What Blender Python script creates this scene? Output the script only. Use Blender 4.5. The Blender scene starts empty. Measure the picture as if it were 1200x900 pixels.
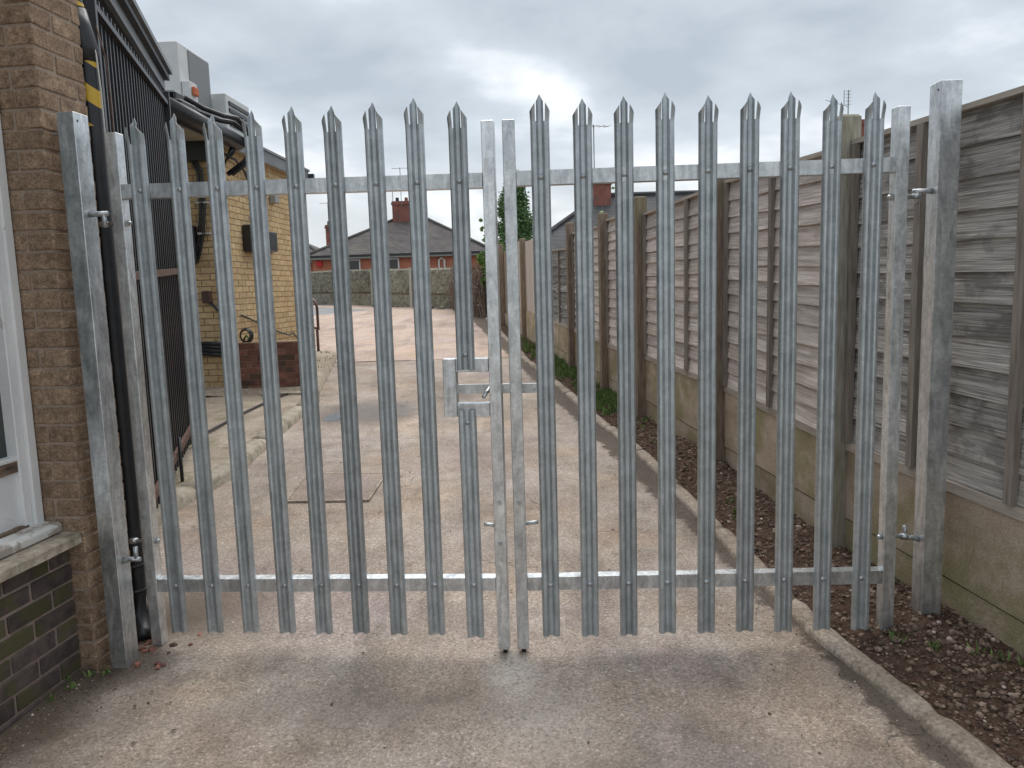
import bpy, math, random
from math import sin, cos, pi, radians as R
from mathutils import Vector, Matrix, noise as mnoise
random.seed(7)
S = bpy.context.scene
C = S.collection

# ------------------------------------------------------------------ camera
H = 1.55
PITCH, ROLL, FPX = R(7.21), R(1.7), 905.0
cd = bpy.data.cameras.new("camera"); cam = bpy.data.objects.new("camera", cd); C.objects.link(cam)
f = Vector((0, cos(PITCH), -sin(PITCH))); r0 = Vector((1, 0, 0)); u0 = r0.cross(f)
r1 = cos(ROLL)*r0 - sin(ROLL)*u0; u1 = cos(ROLL)*u0 + sin(ROLL)*r0
m3 = Matrix((r1, u1, -f)).transposed()
cam.matrix_world = Matrix.Translation((0, 0, H)) @ m3.to_4x4()
cd.sensor_width = 36; cd.lens = 36*FPX/1200; cd.clip_start = 0.05; cd.clip_end = 3000
S.camera = cam

# ------------------------------------------------------------------ light
S.view_settings.view_transform = 'Standard'; S.view_settings.look = 'None'
S.view_settings.exposure = 0.95; S.view_settings.gamma = 1.0
SUN_EL, SUN_AZ = R(62), R(8)          # azimuth from +Y (up the lane) towards +X
W = bpy.data.worlds.new("World"); S.world = W; W.use_nodes = True
nt = W.node_tree; nt.nodes.clear()
def wn(t, **k):
    n = nt.nodes.new(t)
    for a, b in k.items(): setattr(n, a, b)
    return n
out = wn('ShaderNodeOutputWorld'); bg = wn('ShaderNodeBackground'); bg.inputs['Strength'].default_value = 0.066
sky = wn('ShaderNodeTexSky', sky_type='NISHITA', sun_disc=False, sun_elevation=SUN_EL, sun_rotation=SUN_AZ)
tc = wn('ShaderNodeTexCoord'); sep = wn('ShaderNodeSeparateXYZ'); nt.links.new(tc.outputs['Generated'], sep.inputs[0])
def wm(op, a, b=None, c=None, clamp=False):
    n = wn('ShaderNodeMath', operation=op); n.use_clamp = clamp
    for i, v in enumerate((a, b, c)):
        if v is None: continue
        if isinstance(v, (int, float)): n.inputs[i].default_value = v
        else: nt.links.new(v, n.inputs[i])
    return n.outputs[0]
zc = wm('MAXIMUM', sep.outputs[2], 0.0)
den = wm('ADD', zc, 0.22)
cmb = wn('ShaderNodeCombineXYZ')
nt.links.new(wm('DIVIDE', sep.outputs[0], den), cmb.inputs[0]); nt.links.new(wm('DIVIDE', sep.outputs[1], den), cmb.inputs[1])
cmb.inputs[2].default_value = 3.7
n1 = wn('ShaderNodeTexNoise'); n1.inputs['Scale'].default_value = 1.35; n1.inputs['Detail'].default_value = 7; n1.inputs['Roughness'].default_value = 0.5; n1.inputs['Distortion'].default_value = 0.25
n2 = wn('ShaderNodeTexNoise'); n2.inputs['Scale'].default_value = 3.2; n2.inputs['Detail'].default_value = 6; n2.inputs['Roughness'].default_value = 0.5
nt.links.new(cmb.outputs[0], n1.inputs['Vector']); nt.links.new(cmb.outputs[0], n2.inputs['Vector'])
mixv = wm('ADD', wm('MULTIPLY', n1.outputs[0], 0.62), wm('MULTIPLY', n2.outputs[0], 0.38))
ramp = wn('ShaderNodeValToRGB'); nt.links.new(mixv, ramp.inputs[0])
e = ramp.color_ramp.elements
e[0].position = 0.38; e[0].color = (4.1, 4.6, 5.15, 1)
e[1].position = 0.63; e[1].color = (8.5, 8.8, 9.1, 1)
k = ramp.color_ramp.elements.new(0.52); k.color = (5.4, 5.95, 6.5, 1)
hz = wm('POWER', wm('SUBTRACT', 1.0, wm('MULTIPLY', zc, 4.2), None, True), 1.6)
mh = wn('ShaderNodeMix', data_type='RGBA'); nt.links.new(wm('MULTIPLY', hz, 0.62), mh.inputs[0])
nt.links.new(ramp.outputs[0], mh.inputs[6]); mh.inputs[7].default_value = (9.2, 9.2, 8.9, 1)
ms = wn('ShaderNodeMix', data_type='RGBA'); ms.inputs[0].default_value = 0.94
nt.links.new(sky.outputs[0], ms.inputs[6]); nt.links.new(mh.outputs[2], ms.inputs[7])
nt.links.new(ms.outputs[2], bg.inputs[0]); nt.links.new(bg.outputs[0], out.inputs[0])

sl = bpy.data.lights.new("sun", 'SUN'); sl.energy = 1.5; sl.angle = R(55); sl.color = (1.0, 0.97, 0.93)
so = bpy.data.objects.new("sun", sl); C.objects.link(so)
sd = Vector((sin(SUN_AZ)*cos(SUN_EL), cos(SUN_AZ)*cos(SUN_EL), sin(SUN_EL)))
so.rotation_euler = sd.to_track_quat('Z', 'Y').to_euler(); so.location = (0, 0, 30)

# ------------------------------------------------------------------ materials
def mk(name):
    m = bpy.data.materials.new(name); m.use_nodes = True
    t = m.node_tree; b = t.nodes['Principled BSDF']
    return m, t, b
class G:
    """tiny node helper"""
    def __init__(s, t): s.t = t
    def n(s, ty, **k):
        x = s.t.nodes.new(ty)
        for a, b in k.items(): setattr(x, a, b)
        return x
    def l(s, a, b): s.t.links.new(a, b)
    def math(s, op, a, b=None, c=None, clamp=False):
        x = s.n('ShaderNodeMath', operation=op); x.use_clamp = clamp
        for i, v in enumerate((a, b, c)):
            if v is None: continue
            if isinstance(v, (int, float)): x.inputs[i].default_value = v
            else: s.l(v, x.inputs[i])
        return x.outputs[0]
    def noise(s, vec, scale, detail=5, rough=0.55, dist=0.0):
        x = s.n('ShaderNodeTexNoise'); x.inputs['Scale'].default_value = scale; x.inputs['Detail'].default_value = detail
        x.inputs['Roughness'].default_value = rough; x.inputs['Distortion'].default_value = dist
        s.l(vec, x.inputs['Vector']); return x.outputs[0]
    def mapv(s, vec, scale=(1, 1, 1), rot=(0, 0, 0), loc=(0, 0, 0)):
        x = s.n('ShaderNodeMapping'); x.inputs['Scale'].default_value = scale; x.inputs['Rotation'].default_value = rot
        x.inputs['Location'].default_value = loc; s.l(vec, x.inputs['Vector']); return x.outputs[0]
    def ramp(s, fac, stops):
        x = s.n('ShaderNodeValToRGB'); s.l(fac, x.inputs[0]); el = x.color_ramp.elements
        while len(el) < len(stops): el.new(0.5)
        for i, (p, c) in enumerate(stops):
            el[i].position = p; el[i].color = (c, c, c, 1) if isinstance(c, (int, float)) else (*c, 1)
        return x.outputs[0]
    def mix(s, fac, a, b, mode='MIX'):
        x = s.n('ShaderNodeMix', data_type='RGBA', blend_type=mode)
        for i, v in ((0, fac), (6, a), (7, b)):
            if isinstance(v, (int, float)): x.inputs[i].default_value = v
            elif isinstance(v, tuple): x.inputs[i].default_value = (*v, 1)
            else: s.l(v, x.inputs[i])
        return x.outputs[2]
    def sstep(s, v, a, b):
        x = s.n('ShaderNodeMapRange', interpolation_type='SMOOTHSTEP'); s.l(v, x.inputs[0])
        x.inputs[1].default_value = a; x.inputs[2].default_value = b; return x.outputs[0]
    def bump(s, h, strength, dist, b):
        x = s.n('ShaderNodeBump'); x.inputs['Strength'].default_value = strength; x.inputs['Distance'].default_value = dist
        s.l(h, x.inputs['Height']); s.l(x.outputs[0], b.inputs['Normal'])
    def rnd(s):
        oi = s.n('ShaderNodeObjectInfo'); ge = s.n('ShaderNodeNewGeometry')
        return s.math('FRACT', s.math('ADD', oi.outputs['Random'], ge.outputs['Random Per Island'])), oi.outputs['Random'], ge
def surf(name, cols, scale=8, stretch=(1, 1, 1), detail=6, dist=0.0, rough=0.8, metal=0.0, bump=0.3, bdist=0.004, jit=0.2, tint=None,
         blotch=None, bl_scale=2.0, bl_rng=(0.5, 0.65), bl_amt=0.7, fine=0.0, fine_scale=150, spec=None, world=False, rot=(0, 0, 0), courses=0):
    """general weathered surface: noise ramp + per-piece tone + blotches + fine grain"""
    m, t, b = mk(name); g = G(t)
    rv, ro, ge = g.rnd()
    tcn = g.n('ShaderNodeTexCoord')
    if world: v0 = ge.outputs['Position']
    else:
        off = g.n('ShaderNodeVectorMath', operation='ADD'); g.l(tcn.outputs['Object'], off.inputs[0])
        cb = g.n('ShaderNodeCombineXYZ')
        for i, q in enumerate((37.0, 91.0, 53.0)): g.l(g.math('MULTIPLY', rv, q), cb.inputs[i])
        g.l(cb.outputs[0], off.inputs[1]); v0 = off.outputs[0]
    v = g.mapv(v0, stretch, rot)
    nz = g.noise(v, scale, detail, 0.6, dist)
    col = g.ramp(nz, [(0.3 + 0.4*i/(len(cols)-1), c) for i, c in enumerate(cols)])
    if blotch:
        bz = g.noise(v0, bl_scale, 4, 0.6)
        col = g.mix(g.math('MULTIPLY', g.sstep(bz, *bl_rng), bl_amt), col, blotch)
    if tint:
        col = g.mix(g.math('MULTIPLY', g.math('FRACT', g.math('MULTIPLY', rv, 7.31)), 0.75), col, g.mix(1.0, col, tint, 'MULTIPLY'))
    val = g.math('ADD', 1 - jit, g.math('MULTIPLY', rv, 2*jit))
    hs = g.n('ShaderNodeHueSaturation'); g.l(col, hs.inputs['Color']); g.l(val, hs.inputs['Value']); col = hs.outputs[0]
    hgt = nz
    if courses:
        sp_ = g.n('ShaderNodeSeparateXYZ'); g.l(ge.outputs['Position'], sp_.inputs[0])
        cz = g.math('MULTIPLY', sp_.outputs[2], courses); fr = g.math('FRACT', cz)
        cb2 = g.n('ShaderNodeCombineXYZ'); g.l(g.math('MULTIPLY', g.math('ADD', sp_.outputs[0], sp_.outputs[1]), 3.5), cb2.inputs[0]); g.l(g.math('FLOOR', cz), cb2.inputs[1])
        wn3 = g.n('ShaderNodeTexWhiteNoise', noise_dimensions='2D'); fl = g.n('ShaderNodeVectorMath', operation='FLOOR'); g.l(cb2.outputs[0], fl.inputs[0]); g.l(fl.outputs[0], wn3.inputs['Vector'])
        col = g.mix(1.0, col, g.ramp(wn3.outputs['Value'], [(0, .82), (1, 1.2)]), 'MULTIPLY')
        col = g.mix(g.math('MULTIPLY', g.math('LESS_THAN', fr, .18), .5), col, (.02, .02, .02))
    if fine:
        fz = g.noise(v, fine_scale, 2, 0.6)
        col = g.mix(1.0, col, g.ramp(fz, [(0.3, 1-fine), (0.7, 1+fine*0.6)]), 'MULTIPLY')
        hgt = g.math('ADD', nz, g.math('MULTIPLY', fz, 0.6))
    g.l(col, b.inputs['Base Color'])
    b.inputs['Roughness'].default_value = rough; b.inputs['Metallic'].default_value = metal
    if spec is not None: b.inputs['Specular IOR Level'].default_value = spec
    if bump: g.bump(hgt, bump, bdist, b)
    return m
def galv(name, streak_rot, streak_sc, lo, hi, metal=0.55, rough=0.42, streak=0.5):
    m, t, b = mk(name); g = G(t); rv, ro, ge = g.rnd()
    tcn = g.n('ShaderNodeTexCoord')
    off = g.n('ShaderNodeVectorMath', operation='ADD'); g.l(tcn.outputs['Object'], off.inputs[0])
    cb = g.n('ShaderNodeCombineXYZ')
    for i, q in enumerate((7.0, 11.0, 23.0)): g.l(g.math('MULTIPLY', ro, q), cb.inputs[i])
    g.l(cb.outputs[0], off.inputs[1]); v = off.outputs[0]
    s1 = g.noise(g.mapv(v, streak_sc, streak_rot), 1.0, 6, 0.6, 1.4)
    s2 = g.noise(v, 16, 5, 0.6, 0.4)
    vo = g.n('ShaderNodeTexVoronoi'); vo.inputs['Scale'].default_value = 95; g.l(v, vo.inputs['Vector'])
    sp = g.n('ShaderNodeSeparateColor'); g.l(vo.outputs['Color'], sp.inputs[0])
    fz = g.noise(v, 170, 2, 0.5)
    a = g.math('ADD', g.math('MULTIPLY', s1, streak), g.math('MULTIPLY', s2, 1-streak))
    a = g.math('ADD', a, g.math('MULTIPLY', g.math('SUBTRACT', sp.outputs[0], 0.5), 0.08))
    col = g.ramp(a, [(0.34, lo), (0.5, tuple((p+q)/2 for p, q in zip(lo, hi))), (0.64, hi)])
    # pale oxide specks
    spk = g.sstep(g.noise(v, 120, 3, 0.6), 0.68, 0.74)
    col = g.mix(g.math('MULTIPLY', spk, 0.5), col, (0.62, 0.65, 0.68))
    val = g.math('ADD', 0.88, g.math('MULTIPLY', ro, 0.22))
    hs = g.n('ShaderNodeHueSaturation'); g.l(col, hs.inputs['Color']); g.l(val, hs.inputs['Value'])
    g.l(hs.outputs[0], b.inputs['Base Color'])
    b.inputs['Metallic'].default_value = metal
    g.l(g.math('ADD', rough-0.08, g.math('MULTIPLY', a, 0.25)), b.inputs['Roughness'])
    g.bump(g.math('ADD', a, g.math('MULTIPLY', fz, 0.25)), 0.25, 0.0015, b)
    return m
M = {}
M['galv'] = galv('galvanised_pale', (0, 0, 0), (50, 50, 5), (0.36, 0.395, 0.41), (0.58, 0.625, 0.645), 0.72, 0.38, 0.45)
M['galvpost'] = galv('galvanised_post', (0.75, 0.75, 0.0), (26, 26, 6), (0.42, 0.445, 0.46), (0.84, 0.87, 0.88), 0.85, 0.33, 0.62)
M['bolt'] = surf('zinc_bolt', [(0.35, 0.37, 0.38), (0.6, 0.62, 0.62)], 30, rough=0.3, metal=0.8, bump=0.1, jit=0.08)
M['whiteprimer'] = surf('zinc_spray', [(0.62, 0.66, 0.69), (0.8, 0.83, 0.85)], 30, rough=0.6, bump=0.1, jit=0.02)
M['darkpin'] = surf('dark_steel', [(0.06, 0.058, 0.055), (0.12, 0.11, 0.1)], 30, rough=0.5, metal=0.6, jit=0.1)
M['brick'] = surf('brown_brick', [(0.207, 0.143, 0.0951), (0.328, 0.232, 0.159), (0.443, 0.33, 0.229)], 26, rough=0.9, bump=0.6, bdist=0.004, jit=0.14,
                  tint=(0.86, 0.82, 0.80), blotch=(0.202, 0.15, 0.118), bl_scale=9, bl_amt=0.35, fine=0.4, fine_scale=120, spec=0.2)
M['mortar'] = surf('grey_mortar', [(0.321, 0.249, 0.196), (0.428, 0.344, 0.274)], 40, rough=0.95, bump=0.5, jit=0.0, fine=0.15, spec=0.1)
M['dkbrick'] = surf('dark_purple_brick', [(0.0486, 0.0389, 0.0389), (0.0922, 0.0713, 0.067), (0.13, 0.0972, 0.0864)], 18, rough=0.75, bump=0.5, jit=0.2,
                    blotch=(0.0922, 0.0886, 0.0324), bl_scale=5.5, bl_rng=(0.47, 0.6), bl_amt=0.75, fine=0.15, fine_scale=200, spec=0.3)
M['pinkmortar'] = surf('pinkish_mortar', [(0.236, 0.18, 0.152), (0.338, 0.259, 0.225)], 40, rough=0.95, jit=0.0, blotch=(0.101, 0.09, 0.0562), bl_scale=6, bl_amt=0.5)
M['ybrick'] = surf('buff_brick', [(0.46, 0.329, 0.173), (0.598, 0.447, 0.256), (0.69, 0.534, 0.331)], 14, rough=0.9, bump=0.3, jit=0.11, tint=(0.93, 0.86, 0.8), fine=0.12, spec=0.2)
M['ymortar'] = surf('brown_mortar', [(0.263, 0.175, 0.105), (0.367, 0.254, 0.158)], 30, rough=0.95, jit=0.0)
M['rbrick'] = surf('dark_red_brick', [(0.15, 0.0675, 0.0525), (0.277, 0.112, 0.0825), (0.36, 0.173, 0.128)], 14, rough=0.85, jit=0.35, tint=(0.55, 0.62, 0.75),
                   blotch=(0.075, 0.075, 0.0525), bl_scale=4, bl_amt=0.6)
M['housebrick'] = surf('orange_red_brick', [(0.359, 0.127, 0.0743), (0.492, 0.193, 0.119)], 2.5, rough=0.9, bump=0, jit=0.08)
M['chimbrick'] = surf('chimney_brick', [(0.206, 0.0803, 0.0606), (0.336, 0.138, 0.104)], 5, rough=0.9, bump=0, jit=0.15, blotch=(0.109, 0.0803, 0.0727), bl_scale=2.5, bl_amt=0.6)
M['white'] = surf('peeling_white_paint', [(0.70, 0.71, 0.72), (0.82, 0.82, 0.81)], 5, rough=0.45, bump=0.15, jit=0.02,
                  blotch=(0.36, 0.31, 0.26), bl_scale=11, bl_rng=(0.63, 0.72), bl_amt=0.55, fine=0.05)
M['flake'] = surf('flaking_paint', [(0.36, 0.30, 0.24), (0.70, 0.69, 0.66), (0.80, 0.79, 0.77)], 9, (1, 0.35, 1), rough=0.7, bump=0.6, jit=0.02, blotch=(0.22, 0.16, 0.11), bl_scale=9, bl_rng=(0.52, 0.6), bl_amt=0.7)
M['rot'] = surf('rotten_wood', [(0.05, 0.035, 0.025), (0.16, 0.11, 0.075), (0.3, 0.22, 0.16)], 40, (1, 0.2, 1), rough=0.95, bump=0.9, jit=0.1)
M['sill'] = surf('weathered_stone', [(0.255, 0.21, 0.158), (0.435, 0.367, 0.292), (0.6, 0.54, 0.45)], 18, rough=0.95, bump=0.8, bdist=0.006, jit=0.02,
                 blotch=(0.15, 0.143, 0.075), bl_scale=7, bl_amt=0.6, fine=0.2)
M['black'] = surf('black_plastic', [(0.012, 0.013, 0.015), (0.025, 0.026, 0.03)], 20, rough=0.38, bump=0.05, jit=0.05)
M['blackgate'] = surf('black_painted_steel', [(0.016, 0.016, 0.019), (0.032, 0.031, 0.035)], 14, rough=0.42, bump=0.1, jit=0.12, blotch=(0.10, 0.05, 0.03), bl_scale=9, bl_rng=(0.62, 0.7), bl_amt=0.6)
M['rust'] = surf('rusty_rail', [(0.05, 0.03, 0.025), (0.15, 0.075, 0.05)], 30, rough=0.8, bump=0.4, jit=0.1)
M['dkwall'] = surf('dark_cladding', [(0.02, 0.021, 0.023), (0.035, 0.036, 0.04)], 6, rough=0.8, bump=0.1, jit=0.1)
M['fascia'] = surf('grey_fascia', [(0.13, 0.143, 0.156), (0.208, 0.221, 0.234)], 5, (1, 0.4, 3), rough=0.5, bump=0.05, jit=0.04)
M['fasciadk'] = surf('dark_fascia', [(0.03, 0.033, 0.037), (0.055, 0.06, 0.065)], 5, rough=0.5, bump=0.05, jit=0.04)
M['soffit'] = surf('beige_soffit', [(0.33, 0.29, 0.22), (0.42, 0.37, 0.29)], 3, rough=0.8, bump=0, jit=0.02)
M['acwhite'] = surf('unit_casing', [(0.56, 0.57, 0.57), (0.66, 0.665, 0.66)], 4, rough=0.5, bump=0.03, jit=0.02)
M['acgrille'] = surf('unit_grille', [(0.17, 0.18, 0.19), (0.26, 0.27, 0.28)], 70, rough=0.6, bump=0.3, jit=0.02)
M['orange'] = surf('isolator_red', [(0.5, 0.12, 0.05), (0.6, 0.18, 0.08)], 8, jit=0)
M['greybox'] = surf('grey_box', [(0.28, 0.28, 0.27), (0.36, 0.36, 0.35)], 8, jit=0.03)
M['cable'] = surf('pale_cable', [(0.5, 0.5, 0.48), (0.6, 0.6, 0.58)], 8, jit=0.03)
M['brownpipe'] = surf('brown_tube', [(0.075, 0.04, 0.032), (0.12, 0.065, 0.05)], 10, rough=0.5, jit=0.05)
wood = dict(rough=0.9, bump=0.75, bdist=0.004, spec=0.15)
M['slat'] = surf('weathered_slat', [(0.375, 0.32, 0.287), (0.627, 0.558, 0.508), (0.85, 0.782, 0.736)], 5, (9, 1, 16), detail=8, dist=0.4, jit=0.17, tint=(0.92, 0.88, 0.86),
                 blotch=(0.364, 0.32, 0.261), bl_scale=3.0, bl_amt=0.5, **wood)
M['nearslat'] = surf('dark_weathered_slat', [(0.186, 0.174, 0.159), (0.465, 0.437, 0.406), (0.707, 0.671, 0.624)], 4, (9, 1.0, 26), detail=10, dist=0.25, jit=0.2,
                     blotch=(0.215, 0.2, 0.183), bl_scale=7.0, bl_rng=(0.5, 0.62), bl_amt=0.75, fine=.35, fine_scale=9, rough=0.9, bump=1.0, bdist=0.006, spec=0.15)
M['oldslat'] = surf('old_grey_slat', [(0.084, 0.084, 0.077), (0.252, 0.245, 0.231), (0.42, 0.406, 0.385)], 5, (7, 1, 12), jit=0.3, **wood)
M['paleboard'] = surf('pale_board', [(0.45, 0.394, 0.344), (0.562, 0.5, 0.444)], 4, (6, 6, 1), jit=0.08, **wood)
M['post'] = surf('brown_post', [(0.15, 0.11, 0.0862), (0.27, 0.205, 0.155), (0.367, 0.291, 0.233)], 6, (10, 10, 1), jit=0.12, blotch=(0.24, 0.236, 0.138), bl_scale=3, bl_amt=0.4, **wood)
M['greenpost'] = surf('greenish_post', [(0.225, 0.213, 0.156), (0.352, 0.331, 0.264), (0.465, 0.441, 0.39)], 6, (10, 10, 1), jit=0.05, **wood)
M['rail'] = surf('grey_rail_wood', [(0.35, 0.301, 0.252), (0.518, 0.462, 0.399)], 6, (10, 1, 10), jit=0.1, **wood)
M['batten'] = surf('grey_batten_wood', [(0.18, 0.15, 0.128), (0.33, 0.292, 0.255)], 6, (10, 10, 1), jit=0.12, **wood)
M['gboard'] = surf('stained_gravel_board', [(0.337, 0.267, 0.192), (0.479, 0.385, 0.294), (0.592, 0.492, 0.404)], 3.5, (1, 0.6, 1.6), detail=8, rough=0.92, bump=0.4, jit=0.08,
                   blotch=(0.276, 0.253, 0.122), bl_scale=3.4, bl_rng=(0.42, 0.62), bl_amt=0.7, fine=0.3, fine_scale=130, spec=0.15)
M['concrete'] = surf('kerb_concrete', [(0.277, 0.227, 0.177), (0.389, 0.322, 0.261), (0.472, 0.409, 0.345)], 9, rough=0.95, bump=0.5, jit=0.08, blotch=(0.18, 0.153, 0.116), bl_scale=4, bl_amt=0.6, fine=0.42, fine_scale=70, spec=0.15)
M['palekerb'] = surf('pale_kerb', [(0.323, 0.281, 0.222), (0.478, 0.428, 0.357)], 9, rough=0.95, bump=0.5, jit=0.12, blotch=(0.155, 0.153, 0.0701), bl_scale=14, bl_rng=(0.46, 0.7), bl_amt=0.55, fine=0.2, spec=0.15)
M['pave'] = surf('mossy_paving', [(0.285, 0.232, 0.18), (0.405, 0.338, 0.27), (0.51, 0.435, 0.352)], 3, rough=0.95, bump=0.4, jit=0.0, blotch=(0.135, 0.143, 0.0525), bl_scale=2.6, bl_rng=(0.48, 0.75), bl_amt=0.6, fine=0.35, fine_scale=60, spec=0.15, world=True)
M['soil'] = surf('dark_soil', [(0.0432, 0.0267, 0.02), (0.0935, 0.0589, 0.0437), (0.151, 0.1, 0.0749)], 25, rough=1.0, bump=1.0, bdist=0.01, jit=0.0, fine=0.4, fine_scale=120, spec=0.1, world=True)
M['stone'] = surf('rubble_stone', [(0.0883, 0.0624, 0.0478), (0.192, 0.141, 0.11), (0.304, 0.238, 0.186)], 30, rough=0.95, bump=0.4, jit=0.55, tint=(0.8, 0.75, 0.72), spec=0.15)
M['palestone'] = surf('pale_stone', [(0.39, 0.325, 0.273), (0.598, 0.52, 0.455)], 30, rough=0.9, bump=0.3, jit=0.25, spec=0.2)
M['grass'] = surf('grass_blades', [(0.088, 0.144, 0.0352), (0.16, 0.248, 0.064)], 10, rough=0.7, bump=0, jit=0.3)
M['leaf'] = surf('conifer_leaf', [(0.0585, 0.113, 0.0468), (0.107, 0.196, 0.0702), (0.167, 0.282, 0.0978)], 1.6, rough=0.7, bump=0, jit=0.35)
M['ivy'] = surf('ivy_leaf', [(0.107, 0.203, 0.0524), (0.203, 0.357, 0.0904)], 2.0, rough=0.6, bump=0, jit=0.4)
M['bark'] = surf('bark', [(0.06, 0.045, 0.035), (0.11, 0.085, 0.065)], 10, (4, 4, 1), rough=0.95, jit=0.1)
M['twig'] = surf('dry_twig', [(0.154, 0.112, 0.0864), (0.306, 0.234, 0.19)], 6, rough=0.95, bump=0, jit=0.35)
M['rooftile'] = surf('dark_roof_tile', [(0.0678, 0.0603, 0.058), (0.111, 0.0996, 0.0935)], 1.2, (1, 1, 1), rough=0.9, bump=0.2, jit=0.14, blotch=(0.15, 0.142, 0.102), bl_scale=0.9, bl_rng=(0.56, 0.66), bl_amt=0.5, courses=7)
M['slate'] = surf('grey_slate', [(0.057, 0.0585, 0.0635), (0.082, 0.0835, 0.0885)], 0.9, rough=0.8, bump=0.1, jit=0.1, courses=7)
M['farpanel'] = surf('rockface_panel', [(0.124, 0.116, 0.0851), (0.235, 0.22, 0.166), (0.335, 0.307, 0.234)], 9, rough=0.95, bump=1.0, bdist=0.05, jit=0.15, blotch=(0.105, 0.0906, 0.0624), bl_scale=1.4, bl_amt=0.6)
M['farpost'] = surf('far_post', [(0.3, 0.285, 0.24), (0.405, 0.39, 0.33)], 3, rough=0.9, bump=0.1, jit=0.2)
M['dark'] = surf('dark_glass', [(0.018, 0.02, 0.02), (0.03, 0.034, 0.033)], 1, rough=0.12, bump=0, jit=0.1)
M['pane'] = surf('green_glass', [(0.035, 0.048, 0.043), (0.06, 0.072, 0.064)], 3, rough=0.12, bump=0, jit=0.0)
M['wframe'] = surf('white_frame', [(0.68, 0.68, 0.68), (0.75, 0.75, 0.75)], 1, rough=0.5, bump=0, jit=0.02)
M['red'] = surf('red_box', [(0.5, 0.03, 0.03), (0.55, 0.04, 0.04)], 1, jit=0)
M['aerial'] = surf('aerial_metal', [(0.2, 0.2, 0.2), (0.3, 0.3, 0.3)], 1, metal=0.5, rough=0.5, jit=0)
M['terrain'] = surf('terrain', [(0.10, 0.10, 0.07), (0.16, 0.15, 0.115)], 0.4, rough=1, bump=0, jit=0, world=True)
M['asphalt'] = surf('road_asphalt', [(0.21, 0.21, 0.21), (0.294, 0.294, 0.294)], 2, rough=0.9, bump=0.2, jit=0, world=True, fine=0.15, fine_scale=60)
M['puddle'] = surf('wet_puddle', [(0.035, 0.033, 0.03), (0.055, 0.05, 0.045)], 8, rough=0.08, bump=0.02, jit=0, spec=0.6, world=True)
M['leaflitter'] = surf('dead_leaf', [(0.06, 0.045, 0.03), (0.16, 0.12, 0.07)], 20, rough=0.9, bump=0, jit=0.4)
# hazard tape: flat print on the wrap
m, t, b = mk('hazard_tape'); g = G(t)
ge = g.n('ShaderNodeNewGeometry'); sp = g.n('ShaderNodeSeparateXYZ'); g.l(ge.outputs['Position'], sp.inputs[0])
ph = g.math('FRACT', g.math('DIVIDE', g.math('ADD', sp.outputs[2], g.math('MULTIPLY', sp.outputs[0], 0.75)), 0.152))
ph2 = g.math('FRACT', g.math('ADD', ph, 0.33))
g.l(g.mix(g.math('GREATER_THAN', ph2, 0.56), (0.013, 0.015, 0.019), (0.60, 0.38, 0.03)), b.inputs['Base Color']); b.inputs['Roughness'].default_value = 0.35
M['hazard'] = m
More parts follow.
